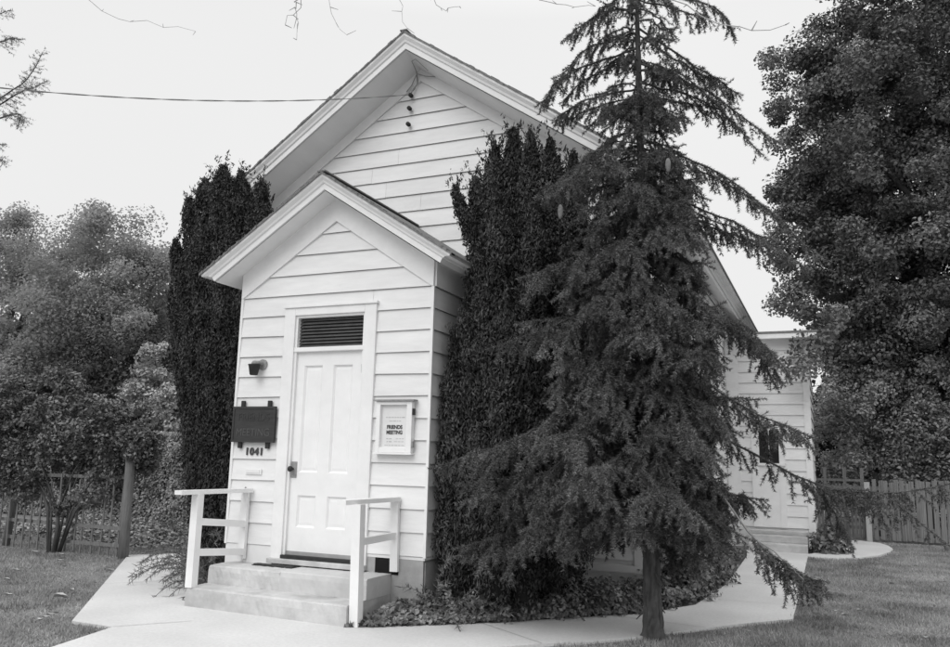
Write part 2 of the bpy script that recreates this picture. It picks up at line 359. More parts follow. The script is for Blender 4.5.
def gable_roof(name, parent, cx, yf, yw, yb, apex, slope, ht, hf, offs, sof):
    """offs: vertical offsets below the top line (shingle, crown, fillet, fascia bottom); sof: soffit apex z"""
    o1, o2, o3, o4 = offs
    top = lambda x, d: apex - slope * x - d
    r = MB()
    for s in (-1, 1):
        X = lambda x: cx + s * x
        r.quad((cx, yf - .02, apex), (X(ht), yf - .02, top(ht, 0)), (X(ht), yb, top(ht, 0)), (cx, yb, apex))
        n = 60
        for i in range(n):                                # uneven shingle butts along the rake
            xa = ht * i / n; xb = ht * (i + 1) / n; e = random.uniform(0, .012); z_ = random.uniform(-.004, .010)
            r.add([(X(xa), yf - .02 - e, top(xa, -z_)), (X(xb), yf - .02 - e, top(xb, -z_)), (X(xb), yf - .02 - e, top(xb, o1)), (X(xa), yf - .02 - e, top(xa, o1)),
                   (X(xa), yf + .06, top(xa, -z_)), (X(xb), yf + .06, top(xb, -z_)), (X(xb), yf + .06, top(xb, o1)), (X(xa), yf + .06, top(xa, o1))],
                  [(0, 1, 2, 3), (0, 4, 5, 1), (3, 2, 6, 7), (0, 3, 7, 4), (1, 5, 6, 2)])
        r.quad((X(ht), yf - .02, top(ht, 0)), (X(ht), yf - .02, top(ht, o1)), (X(ht), yb, top(ht, o1)), (X(ht), yb, top(ht, 0)))
        r.quad((X(ht), yf - .02, top(ht, o1)), (X(ht - .03), yf - .02, top(ht - .03, o1)), (X(ht - .03), yb, top(ht - .03, o1)), (X(ht), yb, top(ht, o1)))
    r.bar((cx, yf - .03, apex + .002), (cx, yb, apex + .002), .10, .016)
    roof = r.build(name, M['shingle'], parent)
    c = MB(); fa = MB(); sf = MB()
    for s in (-1, 1):
        X = lambda x: cx + s * x
        hx = lambda k: ht - .02 + (hf - ht + .02) * k
        def band(m, ya, da, xa, yb_, db, xb): # strip along the rake between two lines, then the same profile along the eave
            m.quad((cx, ya, top(0, da)), (X(xa), ya, top(xa, da)), (X(xb), yb_, top(xb, db)), (cx, yb_, top(0, db)))
            m.quad((X(xa), ya, top(xa, da)), (X(xa), yb, top(xa, da)), (X(xb), yb, top(xb, db)), (X(xb), yb_, top(xb, db)))
        band(c, yf - .012, o1, hx(0), yf - .008, o1 + (o2 - o1) * .30, hx(.05))
        band(c, yf - .008, o1 + (o2 - o1) * .30, hx(.05), yf + .022, o1 + (o2 - o1) * .72, hx(.55))
        band(c, yf + .022, o1 + (o2 - o1) * .72, hx(.55), yf + .030, o2, hx(.66))
        band(c, yf + .030, o2, hx(.66), yf + .046, o3, hx(.82))
        band(fa, yf + .046, o3, hx(.82), yf + .050, o4, hf)
        band(fa, yf + .050, o4, hf, yf + .075, o4 + .004, hf - .03)
        e = sof - slope * (hf - .015)
        # soffit boards follow the rafters
        n = 7; w0 = hf - .015
        a0 = apex - o4 - .012; e0 = a0 - slope * w0
        sf.quad((cx, yf + .07, a0), (X(w0), yf + .07, e0), (X(w0), yw, e), (cx, yw, sof))
        sf.quad((cx, yw, sof), (X(w0), yw, e), (X(w0), yb, e), (cx, yb, sof))
        fa.quad((X(hf - .02), yf + .07, top(hf - .02, o3)), (X(hf - .02), yf + .07, e), (X(hf - .02), yb, e), (X(hf - .02), yb, top(hf - .02, o3)))
    fa.build('fascia', M['trim'], roof); c.build('crown_moulding', M['trim'], roof); sf.build('soffit', M['soffit'], roof)
    return roof
gable_roof('porch_roof', house, CXX, -.34, .0, D, 4.4125, .650, 1.571, 1.415, (.024, .105, .118, .178), 4.215)
mb = MB()                                            # board seam under the porch rake
# main front gable
mb, lp = MB(), MB()
ZM = .30; R0, R1 = -1.77, 4.17
rows = []
z = 5.975 - .225 * 25
while z < 6.4: rows.append((z, min(z + .225, 6.42))); z += .225
SL = .6885
fz = 6.443 - SL * (4.17 - CXX)
lim = lambda z: (R0, R1) if z <= fz else ((CXX - (6.443 - z) / SL, CXX + (6.443 - z) / SL) if z < 6.44 else None)
clap(mb, lp, (0, D, 0), (1, 0, 0), (0, -1, 0), rows, lim)
mb.quad((R0, D + .004, .25), (R1, D + .004, .25), (R1, D + .004, fz), (R0, D + .004, fz)); mb.add([(R0, D + .004, fz), (R1, D + .004, fz), (CXX, D + .004, 6.6)], [(0, 1, 2)])
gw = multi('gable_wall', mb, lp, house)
mb = MB()
for s in (-1, 1):
    f = lambda y: (lambda x, z: (CXX + s * x, y, z))
    mb.prism([(0, 6.443), (2.97, fz), (2.99, fz), (2.99, 6.66 - SL * 2.99), (0, 6.66)], f(D - .036), f(D + .002))
mb.build('frieze_board', M['trim'], gw)
mb = MB()
mb.box(R1 - .11, R1 + .03, D - .03, D + .003, .30, fz - .002); mb.build('corner_board', M['trim'], gw); mb = MB(); mb.box(R0 - .03, R0 + .11, D - .03, D + .003, .30, fz - .002)
mb.box(R1 + .003, R1 + .03, D + .003, D + .12, .30, fz - .002)
mb.build('corner_board', M['trim'], gw); mb = MB()
mb.build('corner_board', M['trim'], gw); mb = MB(); mb.box(R0 - .02, -.03, D - .03, D + .002, .22, .305); mb.build('skirt_board', M['trim'], gw); mb = MB(); mb.box(W + .03, R1 + .02, D - .03, D + .002, .22, .298)
mb.build('skirt_board', M['trim'], gw)
mb, lp = MB(), MB()
rows = [(.35 + .225 * i, .35 + .225 * (i + 1)) for i in range(19)]
rows[-1] = (rows[-1][0], 4.55)
clap(mb, lp, (R1, D, 0), (0, 1, 0), (1, 0, 0), rows, split(0, 11.6))
clap(mb, lp, (R0, D, 0), (0, 1, 0), (-1, 0, 0), rows, split(0, 11.6))
mb.quad((R0, D + 11.6, .2), (R1, D + 11.6, .2), (R1, D + 11.6, 4.5), (R0, D + 11.6, 4.5)); mb.add([(R0, D + 11.6, 4.5), (R1, D + 11.6, 4.5), (CXX, D + 11.6, 6.6)], [(0, 1, 2)])
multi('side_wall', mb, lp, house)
gable_roof('main_roof', house, CXX, D - .533, D, D + 12.0, 6.9095, SL, 3.42, 3.26, (.028, .135, .150, .222), 6.60)
mb = MB()
mb.box(R0, R1, D - .006, D + 11.6, -.3, .25); mb.build('foundation', M['whitewash'], house); mb = MB(); mb.box(.01, W - .002, .006, D - .01, -.3, .41)
mb.box(2.135, W + .002, -.02, .012, -.3, .416); mb.box(1.775, 1.862, -.012, .012, .2, .416); mb.box(1.863, 2.134, -.012, .012, -.3, .261); mb.box(W - .004, W + .01, .014, D - .01, -.3, .396)
mb.build('foundation', M['found'], house)
mb = MB(); mb.box(1.863, 2.134, -.004, .012, .262, .416); v = mb.build('foundation_vent', M['black'], house)
# tall windows in the side wall
for yy in (4.6, 7.0):
    mb = MB(); x = R1 + .022
    mb.box(x, x + .03, yy - .52, yy - .42, 1.1, 3.1); mb.box(x, x + .03, yy + .42, yy + .52, 1.1, 3.1); mb.box(x, x + .04, yy - .55, yy + .55, 3.1, 3.22); mb.box(x, x + .07, yy - .55, yy + .55, 1.02, 1.1)
    mb.box(x, x + .02, yy - .42, yy + .42, 2.07, 2.13); mb.box(x, x + .02, yy - .015, yy + .015, 1.1, 3.1)
    wn = mb.build('window', M['trim'], house)
    mb = MB(); mb.quad((x + .006, yy - .42, 1.1), (x + .006, yy + .42, 1.1), (x + .006, yy + .42, 3.1), (x + .006, yy - .42, 3.1)); mb.build('pane', M['glassdark'], wn)

# door, frame, louvre
mb = MB()
mb.box(.605, .745, -.045, .0, .30, 3.0, .006); mb.box(1.628, 1.77, -.045, .0, .30, 3.0, .006); mb.box(.745, 1.628, -.044, .0, 2.915, 3.0, .006)
mb.box(.595, 1.785, -.062, .0, 3.0, 3.028, .004)
mb.box(.745, .772, -.02, .09, .30, 2.915); mb.box(1.604, 1.628, -.02, .09, .30, 2.915); mb.box(.772, 1.604, -.02, .09, 2.89, 2.915)
mb.box(.745, 1.628, -.035, .08, 2.512, 2.562, .008)
df = mb.build('door_frame', M['trim'], house)
mb = MB(); mb.box(.60, 1.775, -.10, .0, .285, .335, .006); mb.build('door_sill', M['concrete'], df)
mb = MB(); mb.box(.745, 1.628, -.06, .05, .335, .372); mb.build('threshold_gap_shade', M['dark'], df)  # dark strip painting in the shaded gap beneath the door
mb = MB()
for i in range(9):
    z = 2.575 + i * .036
    mb.add([(.772, .02, z), (1.604, .02, z), (1.604, .05, z + .026), (.772, .05, z + .026), (.772, .024, z - .006), (1.604, .024, z - .006), (1.604, .056, z + .020), (.772, .056, z + .020)],
           [(0, 1, 2, 3), (7, 6, 5, 4), (0, 4, 5, 1)])
lv = mb.build('transom_louvre', M['louver'], house)
mb = MB(); mb.quad((.77, .085, 2.55), (1.606, .085, 2.55), (1.606, .085, 2.9), (.77, .085, 2.9)); mb.build('louvre_backing', M['black'], lv)
mb = MB(); xs = [.772, .868, 1.100, 1.240, 1.478, 1.604]; zs = [.375, .655, .985, 1.225, 2.365, 2.512]; yd = .012
for i in range(5):
    for j in range(5):
        x0, x1, z0, z1 = xs[i], xs[i + 1], zs[j], zs[j + 1]
        if i in (1, 3) and j in (1, 3):
            e, dp = .020, .022
            q = [(x0, z0), (x1, z0), (x1, z1), (x0, z1)]; r = [(x0 + e, z0 + e), (x1 - e, z0 + e), (x1 - e, z1 - e), (x0 + e, z1 - e)]
            e2 = .042; p = [(x0 + e2, z0 + e2 * 1.2), (x1 - e2, z0 + e2 * 1.2), (x1 - e2, z1 - e2 * 1.2), (x0 + e2, z1 - e2 * 1.2)]
            for k in range(4):
                l = (k + 1) % 4
                mb.quad((q[k][0], yd, q[k][1]), (q[l][0], yd, q[l][1]), (r[l][0], yd + dp, r[l][1]), (r[k][0], yd + dp, r[k][1]))
                mb.quad((r[k][0], yd + dp, r[k][1]), (r[l][0], yd + dp, r[l][1]), (p[l][0], yd + dp - .006, p[l][1]), (p[k][0], yd + dp - .006, p[k][1]))
            mb.quad(*[(a, yd + dp - .006, b) for a, b in p])
        else: mb.quad((x0, yd, z0), (x1, yd, z0), (x1, yd, z1), (x0, yd, z1))
mb.quad((.772, yd, .375), (1.604, yd, .375), (1.604, .05, .375), (.772, .05, .375))
door = mb.build('door', M['door'], house)
mb = MB(); mb.box(.776, .845, yd - .008, yd + .001, 1.165, 1.335, .003); mb.build('lock_plate', M['metal'], door)
mb = MB()
mb.tube([(.800, yd, 1.258), (.800, yd - .035, 1.258), (.800, yd - .045, 1.258), (.800, yd - .07, 1.258), (.800, yd - .08, 1.258)], [.012, .012, .026, .03, .012], 12)
mb.build('door_knob', M['dark'], door, True)
mb = MB(); mb.tube([(1.606, yd - .006, 2.27), (1.606, yd - .006, 2.37)], .011, 8); mb.box(1.586, 1.606, yd - .006, yd + .001, 2.275, 2.365); mb.build('hinge', M['dark'], door)

# rear wing with its own steps
mb, lp = MB(), MB(); AY = 9.61; A1 = 5.73
rows = [(.26 + .213 * i, .26 + .213 * (i + 1)) for i in range(17)]
clap(mb, lp, (0, AY, 0), (1, 0, 0), (0, -1, 0), rows, split(4.18, A1)); clap(mb, lp, (A1, AY, 0), (0, 1, 0), (1, 0, 0), rows, split(0, 3.4))
mb.box(4.18, A1 - .005, AY + .005, AY + 3.4, -.2, 3.88)
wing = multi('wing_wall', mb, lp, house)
mb = MB(); mb.box(A1 - .09, A1 + .03, AY - .03, AY - .001, .2, 3.87); mb.build('corner_board', M['trim'], wing); mb = MB(); mb.box(A1 + .001, A1 + .028, AY - .001, AY + .10, .2, 3.87); mb.build('corner_board', M['trim'], wing); mb = MB(); mb.box(4.20, A1 - .09, AY - .028, AY - .001, 3.66, 3.87)
mb.build('corner_board', M['trim'], wing); mb = MB(); mb.box(4.21, 4.45, AY - .03, AY - .001, .2, 3.66)
mb.build('corner_board', M['trim'], wing)
mb = MB(); mb.box(4.05, A1 + .22, AY - .30, AY + 3.6, 3.965, 4.0)
wr = mb.build('wing_roof', M['shingle'], house)
mb = MB(); mb.box(4.06, A1 + .20, AY - .28, AY - .25, 3.865, 3.963); mb.box(A1 + .17, A1 + .20, AY - .25, AY + 3.5, 3.865, 3.963); mb.build('fascia', M['trim'], wr)
mb = MB(); mb.quad((4.06, AY - .25, 3.87), (A1 + .17, AY - .25, 3.87), (A1 + .17, AY + 3.5, 3.875), (4.06, AY + 3.5, 3.875)); mb.build('soffit', M['soffit'], wr)
mb = MB(); mb.box(4.66, 4.80, AY - .05, AY, .26, 2.22); mb.box(5.16, 5.27, AY - .05, AY, .26, 2.22); mb.box(4.63, 5.30, AY - .055, AY, 2.221, 2.34); mb.box(4.80, 5.16, AY - .036, AY, .26, 1.42); mb.box(4.78, 5.27, AY - .085, AY, 1.42, 1.465); mb.box(4.80, 5.16, AY - .036, AY, 2.1, 2.22); mb.box(4.972, 4.988, AY - .036, AY - .028, 1.465, 2.1)
wd = mb.build('wing_door', M['trim'], house)
mb = MB(); mb.quad((4.80, AY - .03, 1.46), (5.16, AY - .03, 1.46), (5.16, AY - .03, 2.1), (4.80, AY - .03, 2.1)); mb.build('pane', M['glassdark'], wd)
st = thing('wing_steps', 'low concrete steps at the rear wing where the side path ends', 'steps', (5.13, 9.1, GZ))
for a, b, z0, z1 in ((8.58, AY - .04, GZ - .05, .035), (8.92, AY - .05, .036, .155), (9.2, AY - .06, .156, .22)):
    mb = MB(); mb.box(4.63, 5.63, a, b, z0, z1, .012); mb.build('step', M['concrete'], st)

# ------------------------------------------------------------------ front steps
fs = thing('front_steps', 'two worn concrete steps below the front door, right half smoother', 'steps', (1.1, -.4, GZ))
def slab(mb, x0, x1, y0, y1, z0, z1, amp, nx=40, skew=0):
    vs = []; fs_ = []
    prof = [(y0, z0), (y0 + .002, z0 + (z1 - z0) * .35), (y0, z0 + (z1 - z0) * .7), (y0 + .006, z1 - .012), (y0 + .022, z1), ((y0 + y1) / 2, z1 + .002), (y1, z1), (y1, z0)]
    for i in range(nx + 1):
        x = x0 + (x1 - x0) * i / nx; e = min(i, nx - i) / nx
        for k, (y, z) in enumerate(prof):
            q = amp * (1 if k < 7 else 0)
            vs.append((x + (0.006 if i == 0 and k in (3, 4) else -.006 if i == nx and k in (3, 4) else 0), y + skew * (x - x0) / (x1 - x0) * (1 if k < 5 else 0) + random.uniform(-q, q), z + random.uniform(-q, q) * .7))
    n = len(prof)
    for i in range(nx):
        for k in range(n): fs_.append((i * n + k, i * n + (k + 1) % n, (i + 1) * n + (k + 1) % n, (i + 1) * n + k)[::-1])
    fs_ += [tuple(range(n)), tuple(range(nx * n, nx * n + n))[::-1]]
    mb.add(vs, fs_)
mb = MB(); slab(mb, .13, 2.05, -.735, -.012, GZ - .06, .082, .004, 60, -.075); mb.build('lower_step', M['concrete'], fs)
mb = MB(); slab(mb, .13, 1.04, -.425, -.014, .083, .262, .004, 30, -.02)
u = mb.build('upper_step', M['concrete'], fs)
mb = MB(); slab(mb, 1.042, 2.052, -.448, -.013, .083, .272, .002, 30, -.03)
mb.build('patched_section', M['patch'], u)
mb = MB(); slab(mb, .50, 1.00, -.20, -.104, .264, .279, .003, 14)
tag(mb.build('sill_gap_shade', M['sillshade']), 'small dark slab standing in for the shadow gap under the door sill', 'sill_gap_shade')  # thin dark slab added for the shadow gap below the sill

def handrail(label, post, pt, tip, wall, rails, pw, wp):
    h = thing('stair_handrail', label, 'handrail', (post[0], post[1], GZ), 'handrails of the front steps')
    mb = MB(); mb.bar(post, pt, pw, pw, (0, 1, 0)); mb.build('post', M['trim'], h)
    mb = MB(); mb.bar(wp[0], wp[1], .085, .04, (0, 1, 0)); mb.build('wall_post', M['trim'], h)
    for k, (a, b, ww, hh) in enumerate(rails):
        mb = MB(); mb.bar(a, b, ww, hh); mb.build('rail', M['trim'], h)
handrail('white timber handrail left of the front steps, three rails, nearest the arching ferns', (.165, -.70, .08), (.165, -.70, .99), None, None,
         [((.115, -.93, 1.008), (.275, -.03, 1.015), .11, .042), ((.185, -.66, .715), (.265, -.03, .66), .04, .07), ((.185, -.66, .415), (.265, -.03, .37), .04, .07)], .085,
         ((.24, -.05, .30), (.24, -.05, .995)))
handrail('white timber handrail right of the front steps, thick post standing among the ivy', (2.105, -.73, GZ - .01), (2.075, -.72, .97), None, None,
         [((1.95, -.82, .985), (2.09, -.03, .995), .11, .042), ((2.075, -.68, .63), (2.10, -.03, .645), .04, .065)], .090,
         ((2.105, -.05, .30), (2.085, -.05, .975)))

# ------------------------------------------------------------------ things on the porch wall
def text_mesh(name, s, size, loc, m, parent, depth=.002, bold=0.0, align='CENTER', sx=1.0):
    cu = bpy.data.curves.new(name, 'FONT'); cu.body = s; cu.size = size; cu.extrude = depth; cu.align_x = align; cu.align_y = 'CENTER'; cu.offset = bold
    t = bpy.data.objects.new(name, cu); col.objects.link(t)
    bpy.context.view_layer.update()
    me = bpy.data.meshes.new_from_object(t.evaluated_get(bpy.context.evaluated_depsgraph_get()))
    bpy.data.objects.remove(t); bpy.data.curves.remove(cu)
    me.transform(Matrix.Translation(loc) @ Matrix.Rotation(PI / 2, 4, 'X') @ Matrix.Diagonal((sx, 1, 1, 1)))
    me.materials.clear(); me.name = name
    return link(name, me, m, parent)
nb = thing('name_board', 'dark wooden name board hung by four straps left of the door', 'sign', (.285, -.04, 1.72))
mb = MB(); mb.box(.0, .575, -.062, -.034, 1.53, 1.92, .005); mb.box(.0, .575, -.068, -.062, 1.53, 1.555); mb.box(.0, .575, -.068, -.062, 1.895, 1.92); mb.box(.0, .025, -.068, -.062, 1.555, 1.895); mb.box(.55, .575, -.068, -.062, 1.555, 1.895); bd = mb.build('board', M['board'], nb)
for x, z in ((.115, 1.95), (.475, 1.95), (.105, 1.50), (.475, 1.50)):
    mb = MB(); mb.box(x - .024, x + .024, -.05, -.022, z - .035, z + .035, .006); mb.build('strap', M['dark'], nb)
text_mesh('lettering', 'FRIENDS', .118, (.2875, -.0635, 1.80), M['board'], nb, .003, sx=.95)
text_mesh('lettering', 'MEETING', .118, (.2875, -.0635, 1.635), M['letter'], nb, .003, sx=.93)
hn = thing('house_number', 'black house numerals 1041 below the dark name board', 'number', (.29, -.03, 1.43))
for k, c in enumerate('1041'): text_mesh('digit', c, .108, (.20 + k * .064, -.026, 1.428), M['ink'], hn, .004, .004)
wl = thing('wall_lamp', 'small outdoor lamp with dark bucket shade above the name board', 'lamp', (.28, -.03, 2.3))
mb = MB(); mb.lathe([(.040, .0), (.046, .010), (.064, .105), (.069, .113), (.067, .118), (.058, .116)], (.285, -.11, 2.262)); mb.build('shade', M['metal'] if 0 else M['dark'], wl, True)
mb = MB(); mb.tube([(.33, -.01, 2.385), (.33, -.06, 2.405), (.305, -.10, 2.40), (.285, -.11, 2.372)], [.022, .022, .025, .024], 9); mb.lathe([(.038, 0), (.042, .016), (.03, .038), (.008, .046)], (.29, -.105, 2.378), 12); mb.build('arm', M['metal'], wl, True)
mb = MB(); mb.lathe([(.06, 0), (.06, .02)], (.33, 0, 0), 12)
for i, p in enumerate(mb.v): mb.v[i] = (p[0], -.002 - p[2] - .008, 2.385 + p[1])
mb.build('backplate', M['metal'], wl)
mb = MB(); mb.box(.20, .41, -.034, -.018, 1.185, 1.245, .004); ms = mb.build('mail_slot', M['trim']); tag(ms, 'white painted mail slot in the clapboards below the house numerals', 'mail slot')
mb = MB(); mb.box(.215, .395, -.041, -.035, 1.20, 1.24, .003); mb.build('flap', M['siding'], ms)
mb = MB(); mb.tube([(.22, -.01, 1.02), (.22, -.05, 1.015), (.235, -.065, 1.03), (.245, -.06, 1.05)], .009, 7); tag(mb.build('wall_hook', M['metal']), 'tiny metal hook in the clapboards below the mail slot', 'hook')

nx = thing('notice_box', 'white framed notice case with printed sheet right of the door', 'notice box', (2.05, -.03, 1.7))
mb = MB(); x0, x1, z0, z1 = 1.845, 2.255, 1.452, 1.965
mb.box(x0, x0 + .045, -.085, -.022, z0, z1, .004); mb.box(x1 - .06, x1, -.085, -.022, z0, z1, .004); mb.box(x0 + .045, x1 - .06, -.084, -.022, z1 - .035, z1, .004); mb.box(x0 + .045, x1 - .06, -.084, -.022, z0, z0 + .05, .004)
fr = mb.build('frame', M['trim'], nx)
mb = MB(); mb.box(x0 - .03, x1 + .03, -.108, -.02, z1 + .001, z1 + .017); mb.build('cap', M['metal'], nx); mb = MB(); mb.box(x0 - .015, x1 + .01, -.098, -.02, z0 - .02, z0 - .001, .003); mb.build('base_ledge', M['trim'], nx)
mb = MB(); mb.quad((x0 + .045, -.045, z0 + .05), (x1 - .06, -.045, z0 + .05), (x1 - .06, -.045, z1 - .035), (x0 + .045, -.045, z1 - .035)); sh = mb.build('notice_sheet', M['paper'], nx)
cx = (x0 + x1 - .015) / 2
text_mesh('lettering', 'FRIENDS', .052, (cx, -.047, 1.705), M['ink'], sh, .0008, .0022, sx=.9)
text_mesh('lettering', 'MEETING', .052, (cx, -.047, 1.652), M['ink'], sh, .0008, .0022, sx=.86)
def lines(z, a, b, h=.008):
    x = a; mb = MB()
    while x < b:
        l = random.uniform(.014, .04); mb.quad((x, -.0465, z), (min(x + l, b), -.0465, z), (min(x + l, b), -.0465, z + h), (x, -.0465, z + h)); x += l + .009
    mb.build('small_print', M['faintink'], sh)
lines(1.80, cx - .105, cx + .115); lines(1.763, cx - .065, cx + .07); lines(1.585, cx - .09, cx - .02, .009); lines(1.587, cx + .02, cx + .11, .006)
lines(1.555, cx - .085, cx - .02, .011); lines(1.558, cx, cx + .11, .006); lines(1.520, cx - .11, cx + .12, .007)
for z in (1.86, 1.535):
    mb = MB(); mb.box(x1 - .003, x1 + .018, -.08, -.04, z - .032, z + .032, .004); mb.build('hinge', M['dark'] if z > 1.7 else M['metal'], nx)

# service wire and insulators in the gable
for k, (x, z) in enumerate(((1.082, 6.235), (1.070, 6.05), (1.062, 5.825))):
    t = thing('insulator', ('topmost', 'middle', 'lowest')[k] + ' of three dark knob insulators in the main gable', 'insulator', (x, D - .02, z), 'knob insulators in the main gable')
    mb = MB(); mb.tube([(x, D, z), (x, D - .05, z)], .007, 6); mb.build('pin', M['metal'], t)
    mb = MB(); mb.tube([(x, D - .04, z), (x, D - .05, z), (x, D - .062, z), (x, D - .07, z), (x, D - .085, z), (x, D - .10, z), (x, D - .105, z)], [.018, .028, .03, .02, .03, .028, .012], 10); mb.build('knob', M['dark'], t, True)
S_ = Vector((1.07, D - .09, 6.24)); E_ = Vector((-2.47, -2.16, 5.25)); F_ = Vector((-12.5, -13.0, 5.6))
pts = [S_.lerp(E_, t) - Vector((0, 0, 1)) * .15 * 4 * t * (1 - t) for t in [i / 50 for i in range(51)]] + [E_.lerp(F_, t) - Vector((0, 0, 1)) * .9 * 4 * t * (1 - t) for t in [i / 40 for i in range(1, 41)]]
mb = MB()
for ph in (0, PI):
    mb.tube([p + Vector((0, math.sin(i * .9 + ph) * .005, math.cos(i * .9 + ph) * .005)) for i, p in enumerate(pts)], .0045, 5)
mb.tube([S_, (1.12, D - .05, 6.33), (1.16, D - .04, 6.42), (1.17, D - .10, 6.55)], .009, 5)
mb.tube([(1.0, D - .05, 6.31), (1.08, D - .06, 6.38), (1.17, D - .1, 6.50)], .007, 5)
mb.tube([(1.17, D - .10, 6.55), (1.20, D - .3, 6.60), (1.32, D - .42, 6.55), (1.45, D - .3, 6.42)], .005, 5)
mb.tube([(1.17, D - .10, 6.52), (1.30, D - .08, 6.47), (1.5, D - .05, 6.44)], .006, 5)
tag(mb.build('service_wire', M['wire']), 'thin twisted service wire running from the left sky to the gable top', 'wire')
#FOLIAGE
# ------------------------------------------------------------------ foliage generators
def bez(pts, n):
    """smooth curve through the given points"""
    P = np.asarray(pts, float)
    if len(P) == 2: return P[0] + (P[1] - P[0]) * np.linspace(0, 1, n)[:, None]
    E0 = 2 * P[0] - P[1]; E1 = 2 * P[-1] - P[-2]; Q = np.vstack([E0, P, E1]); out = []
    u = np.linspace(0, len(P) - 1 - 1e-6, n)
    for x in u:
        i = int(x); t = x - i; a, b, c, d = Q[i], Q[i + 1], Q[i + 2], Q[i + 3]
        out.append(.5 * (2 * b + (c - a) * t + (2 * a - 5 * b + 4 * c - d) * t * t + (3 * b - a - 3 * c + d) * t ** 3))
    return np.array(out)
def needle_verts(A, B, dens, ln, wd):
    A = np.asarray(A); B = np.asarray(B); L = np.linalg.norm(B - A, axis=1)
    cnt = np.maximum(1, (L * dens * rng.uniform(.8, 1.2, len(L))).astype(int)); idx = np.repeat(np.arange(len(A)), cnt)
    t = rng.random(len(idx))[:, None]; p = A[idx] + (B[idx] - A[idx]) * t; d = unit(B[idx] - A[idx])
    r = rng.normal(size=p.shape); r = unit(r - d * (r * d).sum(1, keepdims=True))
    q = unit(d * rng.uniform(.2, .8, (len(p), 1)) + r * rng.uniform(.6, 1.0, (len(p), 1))); s = unit(np.cross(q, rng.normal(size=p.shape)))
    l = ln * rng.uniform(.6, 1.25, (len(p), 1))
    v = np.empty((len(p), 3, 3)); v[:, 0] = p - s * wd / 2; v[:, 1] = p + s * wd / 2; v[:, 2] = p + q * l
    return v.reshape(-1, 3)
class Conifer:
    def __init__(s): s.A = []; s.B = []; s.wood = MB(); s.bare = MB()
    def seg(s, pts):
        for a, b in zip(pts[:-1], pts[1:]): s.A.append(a); s.B.append(b)
    def fan(s, pts, sec=.05, slen=.24, hang=.7, r0=.014, bare_to=.08, nlat=4):
        # a bough with flat side sprays
        pts = [np.asarray(p, float) for p in pts]; R_ = np.linalg.norm(pts[-1] - pts[0])
        P = s.bough(pts, sec, slen, hang, r0, False, bare_to)
        for k in range(nlat):
            t = rng.uniform(.25, .8); x = t * (len(P) - 1); i = int(x); p = P[i]; d = unit((P[i + 1] - P[i])[None])[0]; sd = unit(np.cross(d, [0, 0, 1.])[None])[0] * (1 if k % 2 else -1)
            l = R_ * (1 - t) * rng.uniform(.45, .8) + .10; dr = unit((d * .7 + sd * rng.uniform(.5, 1))[None])[0]
            s.bough([p, p + dr * l * .5 - np.array([0, 0, .06 * l]), p + dr * l - np.array([0, 0, .42 * l])], sec, slen * .85, hang, r0 * .5, False, .12)
    def bough(s, pts, sec=.05, slen=.24, hang=.7, r0=.014, bare=False, bare_to=0.08):
        pts = [np.asarray(p, float) for p in pts]; L0 = np.linalg.norm(pts[-1] - pts[0])
        pts = [p + (rng.normal(size=3) * .03 * min(L0, 1.2) if 0 < i < len(pts) - 1 else 0) for i, p in enumerate(pts)]
        P = bez(pts, 14); P[1:-1] += rng.normal(size=(12, 3)) * .007; L = np.linalg.norm(np.diff(P, axis=0), axis=1).sum()
        (s.bare if bare else s.wood).tube([tuple(p) for p in P], list(np.linspace(r0, .004, len(P))), 5)
        n = max(3, int(L / sec))
        for i in range(n):
            t = bare_to + (1 - bare_to) * (i + rng.random()) / n; x = t * (len(P) - 1); k = min(int(x), len(P) - 2)
            p = P[k] + (P[k + 1] - P[k]) * (x - k); d = unit((P[k + 1] - P[k])[None])[0]
            side = unit(np.cross(d, [0, 0, 1.])[None])[0]
            for sg in (-1, 1):
                if rng.random() < .12: continue
                l = slen * (.35 + .75 * min(1, (1.15 - t) * 1.8)) * rng.uniform(.45, 1.25)
                dr = side * sg * rng.uniform(.1, 1.0) + d * rng.uniform(.25, .8) + np.array([0, 0, -hang * rng.uniform(.1, 1.3)])
                dr = unit(dr[None])[0]
                a = p; pts_ = [a]
                for q in range(3):
                    dr = unit((dr + np.array([0, 0, -.18 * hang]) + rng.normal(size=3) * .10)[None])[0]; a = a + dr * l / 3; pts_.append(a)
                s.seg(pts_)
                if l > .16 and rng.random() < .8:        # a side finger
                    q = pts_[1]; dd = unit((dr + rng.normal(size=3) * .7)[None])[0]; s.seg([q, q + dd * l * .3, q + dd * l * .5 - np.array([0, 0, l * .08])])
        k = int(len(P) * bare_to) + 1
        s.seg([p for p in P[k:]]); d = unit((P[-1] - P[-2])[None])[0]; s.seg([P[-1], P[-1] + d * .08])
        return P

